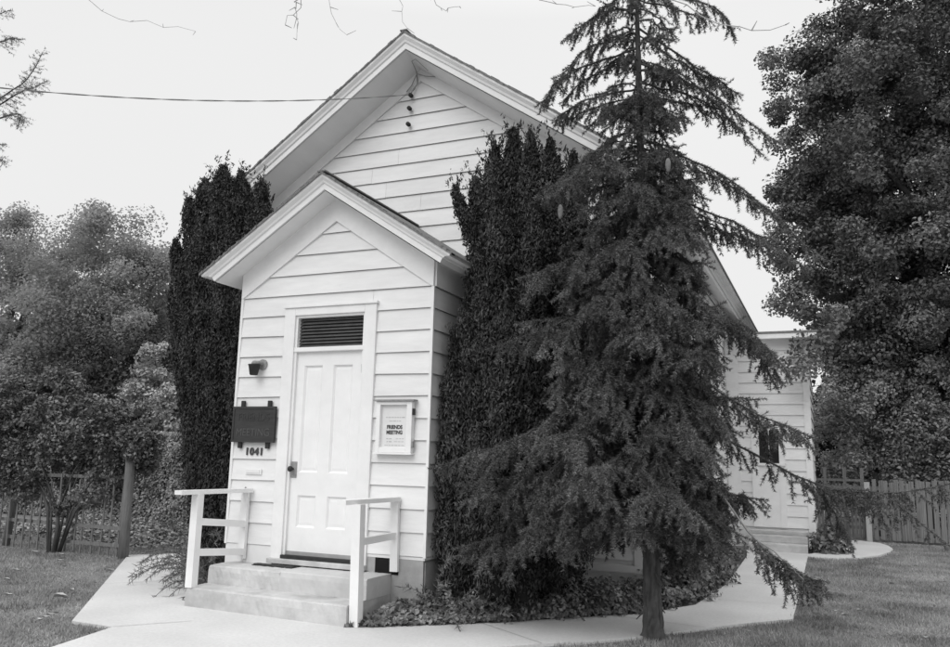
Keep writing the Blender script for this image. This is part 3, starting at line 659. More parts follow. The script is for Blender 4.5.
# ------------------------------------------------------------------ the spruce in front of the house
TX, TY = 4.575, .225
RH = np.array([.91785, .39693, 0]); FH = np.array([-.39693, .91785, 0])
sprT = thing('spruce_tree', 'tall drooping spruce with thin trunk standing on the lawn beside the path', 'tree', (TX, TY, GZ))
def loc(r, dep, z): return np.array([TX, TY, 0]) + RH * r + FH * dep + np.array([0, 0, z])
def trunk_at(z): return loc(-.06 * max(0, z) / 4, 0, z)
c = Conifer()
BOUGHS = [[(.11, 6.01), (.56, 5.87), (.77, 5.53)], [(.05, 5.62), (.7, 5.29), (.91, 5.08)], [(.05, 5.24), (.54, 5.04), (1.27, 4.48)],
 [(-.01, 5.03), (.59, 4.91), (.9, 4.7)], [(.04, 4.45), (.72, 4.06), (1.47, 3.32)], [(.03, 3.79), (.7, 3.6), (1.09, 3.49)],
 [(.12, 3.24), (.82, 2.62), (1.13, 2.47)], [(.11, 2.56), (.66, 1.96), (1.4, 1.65)], [(.1, 1.9), (1.02, 1.41), (1.6, 1.24), (2.2, 1.20), (2.85, 1.30)],
 [(.09, 1.35), (.64, 1.22), (1.05, 1.1)], [(-.15, 5.84), (-.5, 5.76), (-.82, 5.43)], [(-.2, 5.56), (-.56, 5.52), (-.86, 5.19)],
 [(-.2, 5.4), (-.76, 5.12), (-1.05, 4.82)], [(-.21, 4.97), (-.65, 4.8), (-.9, 4.62)], [(-.16, 4.24), (-.7, 4.15), (-.99, 3.86)],
 [(-.17, 3.53), (-.8, 3.3), (-1.03, 3.12)], [(-.17, 3.04), (-.84, 2.68), (-1.48, 2.41)], [(-.18, 2.27), (-1.11, 1.68), (-1.96, 1.33)],
 [(-.09, 1.89), (-.92, 1.32), (-1.7, 1.03)], [(-.09, 1.43), (-1.01, .91), (-1.72, .61)], [(.05, 4.0), (.8, 3.55), (1.38, 3.2)]]
for k, b in enumerate(BOUGHS):
    dz = rng.uniform(-.35, .25); pts = [trunk_at(b[0][1] + .08)]
    for j, (r, z) in enumerate(b): pts.append(loc(r, dz * (j + 1) / len(b), z))
    pts.pop(1) if abs(b[0][0]) < .25 else None
    low = b[0][1] < 3.6
    c.fan(pts, .075, .27 if low else .24, .85, .012, bare_to=.1, nlat=3 if low else 0)
    # companions keep the outline ragged
    if len(b) > 3: continue
    q = [p + rng.normal(size=3) * .07 * i for i, p in enumerate(pts)]
    q = [q[0] - np.array([0, 0, .08])] + [q[0] + (p - q[0]) * rng.uniform(.65, .85) - np.array([0, 0, .05]) for p in q[1:]]
    c.fan(q, .09, .24 if low else .20, .8, .009, nlat=2 if low else 0)
def Rz(z, a):
    left = float(np.interp(z, [.5, 1, 2, 3, 4, 5, 6, 7], [1.2, 1.5, 1.3, .9, .72, .58, .42, .12]))
    right = float(np.interp(z, [.5, 1, 2, 3, 4, 5, 6, 7], [.5, .66, .62, .68, .64, .55, .42, .12]))
    back = float(np.interp(z, [.5, 1, 2, 3, 4, 5, 6, 7], [1.0, 1.2, 1.1, .9, .70, .58, .42, .12]))
    ca, sa = math.cos(a), math.sin(a); w_ = abs(ca) / (abs(ca) + abs(sa))
    return (left if ca < 0 else right) * w_ + back * (1 - w_)
z = .92; az = 0
while z < 7.1:
    for k in range(4 if z < 3.2 else 3 if z < 4.7 else 2):
        az += 2.4; a = az + rng.uniform(-.3, .3); R = Rz(z, a) * rng.uniform(.5, 1.0)
        d = RH * math.cos(a) + FH * math.sin(a); p0 = trunk_at(z); dr = (.12 if z < 1.4 else .28 if z < 3 else .32) * R
        if z < 1.15 and math.cos(a) > -.45 and math.sin(a) < .2: continue

        up = .06 if z > 4.5 else -.02
        c.fan([p0, p0 + d * R * .45 + np.array([0, 0, up * R - dr * .1]), p0 + d * R * .8 + np.array([0, 0, -dr * .75]), p0 + d * R + np.array([0, 0, -dr * .85])], .085, (.26 if z < 3.2 else .22 if z < 5 else .17), .8, .009, nlat=4 if z < 3 else 3 if z < 4.4 else 1)
    z += .115 if z < 5.0 else .14
for k in range(88):
    z = .95 + 4.6 * rng.random() ** 1.25; a = rng.uniform(0, 2 * PI); R = rng.uniform(.35, .8) * float(np.interp(z, [.9, 2, 3.5, 4.5, 5.5], [1.1, 1.1, .85, .55, .3]))
    if z > 4 and rng.random() < .35: continue
    if 1.3 < z < 3.3 and math.cos(a) > .3: R *= .75
    if z < 1.5 and math.cos(a) < -.1 and math.sin(a) < 0: R *= .8
    d = RH * math.cos(a) + FH * math.sin(a); p0 = trunk_at(z)
    c.fan([p0, p0 + d * R * .5 + np.array([0, 0, -.05 * R]), p0 + d * R + np.array([0, 0, -(.22 if z < 1.3 else .55) * R])], .085, .26, .9, .009, nlat=2)
for r, dp, z0, z1 in ((.35, -.1, 1.25, .55), (.55, .1, 1.35, .6), (.48, .35, 1.2, .5), (.25, .3, 1.1, .5), (.72, .2, 1.4, .75), (-.35, .4, 1.2, .62), (-.7, .2, 1.35, .66), (-1.0, .3, 1.4, .7), (-1.25, .1, 1.3, .68)):
    c.fan([trunk_at(z0), loc(r * .55, dp * .6, z0 - (z0 - z1) * .3), loc(r, dp, z1)], .055, .26, 1.1, .009, nlat=3)
c.bough([trunk_at(4.4), loc(-.5, -.2, 4.25), loc(-.80, -.28, 4.02), loc(-1.05, -.3, 3.9)], .05, .26, .9, .01)
# low limb sweeping to the right, nearly bare until its drooping end
c.bough([trunk_at(2.3), loc(.28, -.30, 1.75), loc(.50, -.42, 1.17), loc(.82, -.5, .74), loc(1.05, -.52, .57), loc(1.28, -.52, .48)], .085, .30, 1.7, .013, True, .55)
c.bough([loc(.72, -.46, .86), loc(.95, -.6, .62), loc(1.08, -.68, .50)], .09, .28, 1.7, .008, True, .3)
NR, NS = 170, 26; V = []; F = []
zs = np.linspace(-.16, 7.6, NR); ph = rng.uniform(0, 6, 8)
for i, z in enumerate(zs):
    p = trunk_at(z); r = max(.012, .076 * (1 - max(0, z) / 8.0) + .035 * math.exp(-(z + .16) * 7))
    for k in range(NS):
        a = 2 * PI * k / NS
        rid = .10 * math.sin(a * 7 + math.sin(z * 9 + ph[0]) * 1.5 + ph[1]) + .07 * math.sin(a * 11 + z * 6 + ph[2]) + .05 * math.sin(z * 31 + a * 2 + ph[3]) + rng.normal() * .05 + .18 * math.exp(-(z + .16) * 9) * math.sin(a * 4 + ph[4])
        V.append((p[0] + r * (1 + rid) * math.cos(a), p[1] + r * (1 + rid) * math.sin(a), p[2]))
for i in range(NR - 1):
    for k in range(NS): F.append((i * NS + k, i * NS + (k + 1) % NS, (i + 1) * NS + (k + 1) % NS, (i + 1) * NS + k))
tr = MB(); tr.add(V, F)
for k in range(26):
    z = rng.uniform(.05, 1.6); a = rng.uniform(0, 2 * PI); p = trunk_at(z); d = np.array([math.cos(a), math.sin(a), rng.uniform(-.5, .1)]); l = rng.uniform(.06, .17)
    tr.tube([tuple(p + d * .05), tuple(p + d * (.05 + l * .6) + [0, 0, -.02]), tuple(p + d * (.05 + l) + [0, 0, -.05])], [.012, .008, .004], 5)
tr.build('trunk', M['bark'], sprT)
c.wood.build('branches', M['bark'], sprT, True); c.bare.build('branches', M['twig'], sprT, True)
rawmesh('crown', needle_verts(c.A, c.B, 520, .031, .0075), 3, M['needle'], sprT)
for r, z, dp in ((-.99, 3.86, -.3), (-.80, 3.87, -.25), (-.88, 3.67, -.35), (.09, 4.1, -.45)):
    mb = MB(); p = loc(r, dp, z)
    mb.lathe([(.004, .06), (.016, .05), (.024, .025), (.026, 0), (.024, -.03), (.017, -.06), (.006, -.08)], tuple(p), 10); mb.build('cone', M['cone'], sprT, True)

# conifer outside the left edge, whose boughs reach into the picture
lc = thing('spruce_tree', 'pale sparse conifer at the left edge, only boughs against the sky showing', 'tree', (-7.2, .9, GZ))
c = Conifer()
for pts in ([(-7.2, .9, 6.3), (-6.2, 1, 6.9), (-5.6, 1, 7.28), (-5.22, 1, 7.68)], [(-7.2, .9, 6.5), (-6.0, 1, 6.95), (-5.05, 1, 7.14)], [(-7.2, .9, 6.2), (-6.2, 1, 6.7), (-5.6, .95, 6.62), (-5.45, .9, 6.4)],
            [(-7.2, .9, 7.6), (-6.5, 1, 8.0), (-6.05, 1, 8.15), (-5.75, 1, 8.0)], [(-7.2, .9, 7.9), (-6.5, .9, 8.4), (-6.1, .95, 8.55)], [(-7.2, .9, 5.6), (-6.2, .9, 5.95), (-5.65, .9, 5.85)], [(-7.2, .9, 5.0), (-6.4, .9, 5.45), (-5.9, .9, 5.5)],
            [(-7.2, .9, 6.0), (-6.5, .9, 6.35), (-5.75, .9, 6.15)]):
    c.bough([np.array(p, float) for p in pts], .12, .24, .25, .02, bare_to=.35)
for k in range(46):
    z = 4.8 + k * .11; a = k * 2.4; R = .9 * (1 - (z - 4.8) / 6.5)
    d = np.array([math.cos(a), math.sin(a), 0]); 
    if d[0] > .35: continue
    p = np.array([-7.2, .9, z]); c.bough([p, p + d * R * .5, p + d * R + np.array([0, 0, .1])], .12, .2, .3, .015)
tr = MB(); tr.tube([(-7.2, .9, -.2), (-7.2, .9, 4), (-7.2, .9, 8), (-7.2, .9, 11)], [.2, .14, .08, .02], 10); tr.build('trunk', M['bark'], lc, True)
c.wood.build('branches', M['bark'], lc, True); rawmesh('crown', needle_verts(c.A, c.B, 150, .04, .008), 3, M['needlefar'], lc)

# ------------------------------------------------------------------ columnar yews either side of the porch
def yew(label, base, spires, dens=6500, fat=1.0):
    t = thing('yew_tree', label, 'tree', (base[0], base[1], GZ), 'upright yews flanking the porch')
    Ps, Ns, Ts = [], [], []; core = MB()
    for (bx, by, zb, tx, ty, zt, r) in spires:
        r *= fat; bx = -.8 + (bx + .8) * .22 if fat < 1 and bx < -.8 else bx
        if fat == 1 and zb < 2: bx = 3.1 + (bx - 3.1) * .95; by = .66 + (by - .66) * .95
        if fat < 1: by = .92 + (by - .75) * .4; ty = .85 + (ty - .75) * .4; zt -= .06 * random.random()
        h = zt - zb; n = int(dens * h * r * 4.2)
        s = rng.random(n) ** .9
        prof = np.interp(s, [0, .12, .45, .75, .9, .97, 1], [.5, .7, 1, .86, .62, .38, .06]) if fat < 1 else np.interp(s, [0, .12, .45, .75, .9, 1], [.45, .85, 1, .80, .5, .06])
        lump = 1 + .22 * np.sin(s * 37 + bx * 9) * np.sin(s * 17 + by * 5)
        a = rng.uniform(0, 2 * PI, n); lump = lump * (1 + .16 * np.sin(a * 5 + s * 21 + bx * 3))
        rr = r * prof * lump * np.sqrt(rng.uniform(.45, 1.15, n))
        ax = bx + (tx - bx) * s; ay = by + (ty - by) * s
        out = np.stack([np.cos(a), np.sin(a), np.zeros(n)], 1)
        P = np.stack([ax, ay, zb + h * s], 1) + out * rr[:, None] + rng.normal(size=(n, 3)) * [.012, .012, .03]
        Ps.append(P); Ns.append(out + rng.normal(size=(n, 3)) * .75 + [0, 0, .25]); Ts.append(out * .45 + [0, 0, 1.0] + rng.normal(size=(n, 3)) * .35)
        # feathery shoots standing out of the spire
        m = int(26 * h)
        ss = rng.uniform(.25, 1, m); aa = rng.uniform(0, 2 * PI, m)
        for q in range(m):
            pr = r * float(np.interp(ss[q], [0, .12, .45, .75, .9, 1], [.75, .95, 1, .78, .48, .06]))
            o = np.array([math.cos(aa[q]), math.sin(aa[q]), 0]); b = np.array([bx + (tx - bx) * ss[q], by + (ty - by) * ss[q], zb + h * ss[q]]) + o * pr * .85
            l = rng.uniform(.10, .24) * (1.3 if ss[q] > .85 else 1); d = unit((o * .35 + np.array([0, 0, 1]) + rng.normal(size=3) * .12)[None])[0]; k = 26
            u = rng.random(k)[:, None]; Ps.append(b + d * l * u + rng.normal(size=(k, 3)) * .012); Ns.append(rng.normal(size=(k, 3)) + o); Ts.append(np.tile(d, (k, 1)) + rng.normal(size=(k, 3)) * .45)
        zz = np.linspace(0, .9, 8)
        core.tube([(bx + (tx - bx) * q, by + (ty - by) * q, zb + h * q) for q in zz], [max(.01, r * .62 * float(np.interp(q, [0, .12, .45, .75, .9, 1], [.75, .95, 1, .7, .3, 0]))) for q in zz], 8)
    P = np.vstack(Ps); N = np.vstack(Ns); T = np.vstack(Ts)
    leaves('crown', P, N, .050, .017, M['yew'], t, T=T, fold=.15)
    core.build('inner_shade_core', M['core'], t)  # opaque near-black core: shade inside the yew painted in, blocks see-through
    mb = MB()
    for k in range(5):
        a = k * 1.3; q0, q1 = (-.72, 1.0) if fat < 1 else (3.2, .75); mb.tube([(q0 + .08 * math.cos(a), q1 + .08 * math.sin(a), GZ - .05), (q0 + .12 * math.cos(a), q1 + .12 * math.sin(a), .9), (q0 + .16 * math.cos(a), q1 + .14 * math.sin(a), 2)], [.05, .04, .03], 7)
    mb.build('trunk', M['bark2'], t, True)
yew('columnar dark yew right of the porch, largely behind the spruce', (3.0, .62), [
    (2.98, .75, .05, 3.03, .6, 4.98, .33), (2.78, .45, .1, 2.86, .5, 4.76, .28), (3.2, .6, .1, 3.25, .55, 4.86, .28), (3.38, .85, .1, 3.46, .6, 4.80, .28),
    (3.5, .6, .15, 3.72, .6, 4.62, .25), (2.70, .15, .15, 2.86, .25, 3.6, .24), (3.0, .2, .1, 3.0, .25, 4.1, .30), (3.35, .25, .1, 3.4, .3, 4.0, .28), (3.6, .4, .3, 3.85, .4, 3.6, .28),
    (2.66, .62, .3, 2.80, .7, 3.4, .22), (2.62, .32, .2, 2.74, .4, 3.15, .18), (2.86, .40, 3.3, 2.40, .45, 4.34, .10), (2.86, .5, 3.5, 2.62, .5, 4.45, .12), (3.1, 1.1, .1, 3.2, 1.0, 4.5, .35), (3.5, 1.1, .1, 3.6, 1.0, 4.3, .35),
    (2.56, .10, .35, 2.62, .2, 2.7, .14), (3.15, .0, .15, 3.2, .1, 3.0, .25)])
yew('columnar dark yew left of the porch, rising clear against the sky', (-1.3, .75), [
    (-1.3, .75, .0, -1.22, .75, 5.20, .36), (-1.40, .7, .1, -1.52, .75, 5.06, .28), (-1.52, .85, .2, -1.77, .75, 4.82, .24), (-1.0, .8, .1, -.92, .75, 5.10, .32), (-.72, .9, .1, -.58, .8, 4.92, .28),
    (-1.62, .65, .25, -1.93, .7, 4.25, .20), (-1.4, .4, .05, -1.4, .45, 4.3, .34), (-1.0, .45, .05, -1.0, .5, 4.4, .34), (-.65, .55, .05, -.55, .6, 4.2, .3), (-1.42, .45, .1, -1.62, .5, 3.8, .24), (-.4, .85, .1, -.36, .8, 4.0, .25), (-.35, 1.2, .1, -.3, 1.1, 4.2, .25), (-1.60, .8, .4, -1.95, .8, 3.5, .17)], fat=.80)

# ------------------------------------------------------------------ broad-leaved trees and shrubs
def clump_points(centers, n, sx, sz):
    C = np.asarray(centers); idx = np.repeat(np.arange(len(C)), n)
    d = rng.normal(size=(len(idx), 3)); d = unit(d) * (rng.random((len(idx), 1)) ** .45)
    s = rng.uniform(.6, 1.3, len(C))[idx][:, None]
    P = C[idx] + d * s * [sx, sx, sz]; N = d * .6 + [0, 0, .55] + rng.normal(size=P.shape) * .6
    v = np.clip(rng.random(len(C))[idx] * .75 + rng.random(len(idx)) * .25, 0, 1)
    return P, N, v
def ell(n, c, r, lo=.35):
    d = unit(rng.normal(size=(n, 3))); return np.asarray(c) + d * np.asarray(r) * (rng.uniform(lo ** 3, 1, (n, 1)) ** (1 / 3))
def broad_tree(label, cat, base, trunk_h, tr_r, centers, n, sx, sz, leaf, m, bark, group=None, nlimb=14, name='broadleaf_tree'):
    t = thing(name, label, cat, (base[0], base[1], GZ), group)
    P, N, v = clump_points(centers, n, sx, sz)
    leaves('crown', P, N, leaf, leaf * .62, m, t, v, .12)
    mb = MB(); C = np.asarray(centers); top = np.array([base[0], base[1], trunk_h])
    mb.tube([(base[0], base[1], GZ - .1), (base[0] + .03, base[1], trunk_h * .5), tuple(top)], [tr_r * 1.25, tr_r, tr_r * .8], 10)
    for i in rng.choice(len(C), min(nlimb, len(C)), replace=False):
        q = C[i]; m1 = top + (q - top) * .5 + np.array([0, 0, .12 * np.linalg.norm(q - top)])
        mb.tube([tuple(top - [0, 0, tr_r]), tuple(m1), tuple(q)], [tr_r * .55, tr_r * .3, tr_r * .08], 6)
    mb.build('trunk', M[bark], t, True)
    return t
cs = np.vstack([ell(430, (9.95, 15.6, 9.5), (4.85, 5.0, 7.2), .5), ell(160, (11, 15.6, 10), (3.4, 3.4, 6.2), .0), ell(60, (8.1, 14.6, 6.1), (2.1, 2.2, 1.7), .3),
                ell(60, (9.9, 15.8, 4.4), (3.0, 1.4, 1.8), .2), ell(170, (8.2, 15.2, 6.2), (2.6, 2.2, 3.4), 0), ell(34, (6.75, 15.2, 4.3), (.75, .8, 1.1), 0), ell(150, (9.8, 15.0, 11.8), (3.2, 2.6, 3.6), 0), ell(90, (7.6, 14.8, 10), (2, 2, 3.4), 0), np.stack([rng.uniform(5.0, 6.6, 60), rng.uniform(13.6, 15.6, 60), rng.uniform(5.3, 12.4, 60)], 1),
                [(5.62, 9.0, 3.3), (5.9, 9.3, 3.75), (6.1, 10.5, 4.3), (6.3, 11.2, 4.6), (5.8, 10.2, 4.5)]])
broad_tree('huge dark broad-leaved tree filling the right edge above the board fence', 'tree', (9.9, 15.9), 4.8, .32, cs, 400, .50, .38, .100, M['broad'], 'bark2', nlimb=9)
broad_tree('low dark shrub tree behind the fence beside the wing', 'tree', (7.0, 14.2), 1.4, .07, np.vstack([ell(60, (6.9, 14.3, 2.0), (1.2, 1.0, 1.8), .2)]), 260, .42, .3, .09, M['behind'], 'bark2', nlimb=8)
broad_tree('lighter leafy shrub tree rising behind the board fence', 'tree', (8.1, 14.6), 1.6, .08, ell(80, (8.1, 14.6, 2.5), (1.1, 1.0, 1.7), .2), 260, .4, .3, .09, M['pale' if 0 else 'behind'], 'bark2', nlimb=8)
broad_tree('dark shrub tree behind the fence at the right edge', 'tree', (10.2, 14.6), 1.6, .08, ell(80, (10.2, 14.8, 2.4), (1.5, 1.0, 2.2), .2), 240, .45, .3, .09, M['behind'], 'bark2', nlimb=8)
# far trees on the left
G = 'hazy trees beyond the left garden'
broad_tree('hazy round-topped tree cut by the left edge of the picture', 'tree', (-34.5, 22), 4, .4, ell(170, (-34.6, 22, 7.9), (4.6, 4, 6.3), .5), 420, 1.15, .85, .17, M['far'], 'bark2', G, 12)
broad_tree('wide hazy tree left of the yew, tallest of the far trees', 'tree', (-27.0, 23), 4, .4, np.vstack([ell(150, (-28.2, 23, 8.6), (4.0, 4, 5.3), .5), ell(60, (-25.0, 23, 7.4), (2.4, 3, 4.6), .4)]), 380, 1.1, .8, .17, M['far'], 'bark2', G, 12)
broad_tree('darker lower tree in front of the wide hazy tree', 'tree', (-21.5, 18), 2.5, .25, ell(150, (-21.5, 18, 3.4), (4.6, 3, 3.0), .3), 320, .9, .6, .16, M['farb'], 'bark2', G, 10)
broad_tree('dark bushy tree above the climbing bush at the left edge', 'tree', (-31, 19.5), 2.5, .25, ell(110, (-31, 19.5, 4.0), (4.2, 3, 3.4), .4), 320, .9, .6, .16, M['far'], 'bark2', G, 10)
P, N, v = clump_points(np.stack([rng.uniform(-75, 45, 560), rng.uniform(32, 38, 560), rng.uniform(.3, 5.5, 560)], 1), 150, 1.6, 1.1)
P2, N2, v2 = clump_points(np.vstack([np.stack([rng.uniform(5.6, 16, 170), rng.uniform(19, 22, 170), rng.uniform(.3, 3.6, 170)], 1), np.stack([rng.uniform(6.9, 10, 60), rng.uniform(19, 21, 60), rng.uniform(3, 5.6, 60)], 1)]), 260, .9, .7)
V = np.vstack([leaf_verts(P, N, .36, .24, .1), leaf_verts(P2, N2, .13, .08, .1)])
tag(rawmesh('distant_foliage', V, 4, M['farb'], None, np.concatenate([v, v2])), 'dark mass of distant foliage behind the gardens', 'foliage', kind='stuff')
# pale shrub above the hedge
cs = np.vstack([ell(22, (-9.85, 8.5, 3.6), (.55, .4, .75), .1), ell(14, (-9.4, 8.4, 2.8), (.55, .4, .45), .1), ell(10, (-10.3, 8.5, 2.8), (.4, .3, .4), .1), [(-8.95, 8.4, 2.1), (-9.75, 8.4, 2.2)]])
broad_tree('pale-leaved slender shrub rising above the clipped hedge', 'shrub', (-9.9, 8.5), 2.2, .04, cs, 130, .22, .18, .10, M['pale'], 'bark2', nlimb=10, name='pale_shrub')
# clipped hedge
hx0, hx1, hy0, hy1, hz = -14, -2.6, 6.35, 7.3, 1.8
n = 120000; f = rng.random(n)
X = rng.uniform(hx0, hx1, n); Yv = rng.uniform(hy0, hy1, n); Zv = rng.uniform(GZ, hz, n)
side = f < .62; Yv[side] = hy0 + np.abs(rng.normal(size=side.sum())) * .10 + .08 * np.sin(X[side] * 4) * np.sin(Zv[side] * 5); topm = f > .72; Zv[topm] = hz - np.abs(rng.normal(size=topm.sum())) * .09 + .06 * np.sin(X[topm] * 3)
N = np.where(side[:, None], [0, -1., .35], [0, 0, 1.]) + rng.normal(size=(n, 3)) * .55
hg = thing('clipped_hedge', 'dense clipped hedge behind the old fence post and path end', 'hedge', ((hx0 + hx1) / 2, 6.8, GZ))
leaves('foliage', np.stack([X, Yv, Zv], 1), N, .07, .045, M['hedge'], hg)
mb = MB(); mb.box(hx0, hx1, hy0 + .16, hy1, GZ, hz - .14); mb.build('inner_shade_core', M['core'], hg)  # near-black filler box painting in the shade inside the hedge
# climbing bush on the left fence
cs = []
for k in range(300):
    x = rng.uniform(-7.6, -3.25); top = float(np.interp(x, [-7.6, -6.4, -5, -4.1, -3.5, -3.2], [2.55, 2.45, 2.5, 2.15, 1.75, 1.6])) + rng.normal() * .07
    bot = float(np.interp(x, [-7.6, -6.2, -5.4, -4.6, -3.9, -3.3], [.75, .7, .55, .4, .75, 1.15])); u_ = rng.random() ** .8; cs.append((x, rng.uniform(1.72, 2.35) - .15 * (u_ > .5), bot + (top - bot) * u_))
bt = broad_tree('leafy climbing bush sprawling over the wire fence at left', 'shrub', (-4.7, 1.75), .5, .03, cs, 170, .2, .15, .062, M['rose'], 'bark2', nlimb=3, name='climbing_bush')
mb = MB()
for k in range(7): 
    a = rng.uniform(-.16, .16); mb.tube([(-4.7 + a * .5, 1.75 + a * .3, GZ - .02), (-4.7 + a * 2, 1.8, .5), (-4.7 + a * 6, 1.9, 1.2)], [.02, .016, .01], 6)
mb.build('stems', M['bark2'], bt, True)
# old fence at left
fn = thing('garden_fence', 'old wire and lath fence under the climbing bush at left', 'fence', (-4.7, 1.9, GZ))
mb = MB(); mb.tube([(-3.335, 1.78, GZ - .1), (-3.35, 1.78, .5), (-3.36, 1.78, 1.1), (-3.375, 1.78, 1.56)], [.075, .070, .068, .066], 9); mb.build('post', M['oldwood'], fn, True)
mb = MB(); mb.tube([(-6.02, 1.95, GZ - .1), (-5.93, 1.95, .7), (-5.82, 1.95, 1.28)], [.06, .055, .05], 8); mb.build('post', M['oldwood'], fn, True)
mb = MB()
for (a, b) in (((-8.2, 1.98, .30), (-3.4, 1.85, .28)), ((-8.2, 1.98, .02), (-3.4, 1.85, .04)), ((-8.2, 1.98, .98), (-3.4, 1.85, 1.02))): mb.bar(a, b, .025, .05); mb.build('rail', M['oldwood'], fn); mb = MB()
mb = MB()
for k in range(26):
    x = -8.1 + k * .182 + random.uniform(-.03, .03); l = random.uniform(-.04, .04); mb.bar((x, 1.87, GZ - .02), (x + l, 1.87, random.uniform(.85, 1.15)), .028, .014, (0, 1, 0))
mb.build('laths', M['oldwood'], fn)
# board fence at right, pale post, gate
pf = thing('board_fence', 'weathered vertical board fence closing the lawn at right', 'fence', (10, 12.45, GZ))
mb = MB(); x = 6.86
while x < 17:
    w_ = random.uniform(.07, .10); h_ = 1.16 + random.uniform(-.04, .05); a = random.uniform(-.012, .012)
    mb.prism([(x, GZ + .02 + random.uniform(0, .03)), (x + w_, GZ + .02), (x + w_ + a, h_ + random.uniform(-.02, .02)), (x + a, h_)], lambda p, q: (p, 12.41, q), lambda p, q: (p, 12.435, q))
    x += w_ + random.choice((.008, .012, .02, .035))
mb.build('boards', M['fencewood'], pf)
mb = MB(); mb.box(6.8, 17, 12.437, 12.48, .95, 1.03); mb.build('rail', M['fencewood'], pf); mb = MB(); mb.box(6.8, 17, 12.437, 12.48, .12, .2); mb.build('rail', M['fencewood'], pf)
for x in (9.2, 11.6, 14): mb = MB(); mb.box(x - .05, x + .05, 12.482, 12.58, GZ - .1, 1.2); mb.build('post', M['fencewood'], pf)
mb = MB(); mb.box(6.70, 6.81, 12.36, 12.46, GZ - .1, 1.12, .008); tag(mb.build('fence_post', M['palewood']), 'pale square post between the picket gate and the board fence', 'post')
gt = thing('picket_gate', 'narrow picket gate with tall framed top beside the wing', 'gate', (6.25, 12.8, GZ))
mb = MB(); x = 5.78
while x < 6.68:
    mb.bar((x, 12.8, GZ + .03), (x, 12.8, 1.05 + random.uniform(-.02, .02)), .05, .02, (0, 1, 0)); x += .074
mb.build('pickets', M['fencewood'], gt)
for x in (5.93, 6.33, 6.68): mb = MB(); mb.box(x - .035, x + .035, 12.82, 12.89, GZ - .1, 1.42); mb.build('post', M['oldwood'], gt)
mb = MB(); mb.box(5.75, 6.7, 12.765, 12.788, .95, 1.02); mb.build('rail', M['oldwood'], gt)
mb = MB(); mb.box(5.75, 6.7, 12.815, 12.85, 1.12, 1.17); mb.build('rail', M['oldwood'], gt)
mb = MB(); mb.box(5.75, 6.7, 12.815, 12.86, .1, .17); mb.build('rail', M['oldwood'], gt)

# ------------------------------------------------------------------ small planting
def mound(name, label, cat, c, r, h, n, leaf, m, group=None, petals=0):
    d = unit(rng.normal(size=(n, 3))); d[:, 2] = np.abs(d[:, 2]); k = rng.random((n, 1)) ** .35
    P = np.array([c[0], c[1], GZ]) + d * k * [r, r, h] * (1 + .22 * np.sin(d[:, :1] * 9 + d[:, 1:2] * 7 + c[0] * 5)); N = d + [0, 0, .4] + rng.normal(size=P.shape) * .5
    t = thing(name, label, cat, (c[0], c[1], GZ), group); leaves('foliage', P, N, leaf, leaf * .6, m, t, fold=.15)
    mb = MB()
    for q in range(6):
        a = q * 1.05; mb.tube([(c[0], c[1], GZ - .02), (c[0] + r * .3 * math.cos(a), c[1] + r * .3 * math.sin(a), GZ + h * .4), (c[0] + r * .6 * math.cos(a), c[1] + r * .6 * math.sin(a), GZ + h * .75)], [.012, .009, .005], 5)
    mb.build('stems', M['bark2'], t)
    if petals:
        i = rng.choice(np.where(k[:, 0] > .8)[0], petals); q = np.repeat(P[i], 7, 0) + rng.normal(size=(petals * 7, 3)) * .022
        leaves('petals', q, rng.normal(size=q.shape) + [0, -.4, .8], .045, .035, M['petal'], t)
    return t
mound('flower_clump', 'rounded leafy plant with pale flower heads beside the wing steps', 'plant', (5.98, 9.1), .36, .46, 900, .10, M['flower'], None, 9)
G = 'low plants in the bed below the yew and spruce'
for k, (x, y, r, h, lab) in enumerate(((2.55, .05, .36, .36, 'spreading low plant nearest the front steps'), (3.0, .42, .42, .50, 'leafy low plant in front of the right yew'), (3.5, .86, .40, .46, 'leafy low plant between the yew and the spruce trunk'),
                       (3.86, 1.28, .36, .40, 'small bushy plant left of the spruce trunk'), (4.2, 1.75, .32, .42, 'bushy plant behind the spruce trunk'))):
    mound('low_plant', lab, 'plant', (x, y), r, h * .78, 1900, .05, M['bedplant'], G)
mound('dark_shrub', 'dark rounded shrub right of the spruce trunk beside the house', 'shrub', (4.36, 2.65), .44, .95, 4200, .06, M['bedplant'])
mound('dark_shrub', 'dark shrub farther along the house wall at the side path', 'shrub', (4.45, 3.9), .42, .85, 3600, .06, M['bedplant'])
mound('dark_shrub', 'small dark shrub beside the side path near the wing steps', 'shrub', (4.35, 6.9), .35, .35, 1400, .06, M['bedplant'])
def arching(name, label, c, n, l, m, parent_cat='plant', spread=1.0, dirs=None, group=None):
    t = thing(name, label, parent_cat, (c[0], c[1], GZ), group); V = []; A = []; B = []
    for k in range(n):
        a = rng.uniform(0, 2 * PI) if dirs is None else rng.uniform(*dirs); L = l * rng.uniform(.6, 1.2); el = rng.uniform(.55, 1.3); d = np.array([math.cos(a) * math.cos(el) * spread, math.sin(a) * math.cos(el) * spread, math.sin(el)])
        p = np.array([c[0] + rng.normal() * .06, c[1] + rng.normal() * .06, GZ]); 
        for q in range(6):
            p2 = p + d * L / 6; A.append(p); B.append(p2); p = p2; d = unit((d + np.array([0, 0, -.30]))[None])[0]
    rawmesh('foliage', needle_verts(A, B, 110, .075, .010), 3, m, t)
    mb = MB(); 
    for a, b in zip(A, B): mb.bar(tuple(a), tuple(b), .004, .004)
    mb.build('stems', M['bark2'], t)
G = 'arching plants left of the steps'
arching('arching_fern', 'tall arching fern between the left handrail and the yew', (-.80, .62), 46, 1.0, M['fern'], group=G)
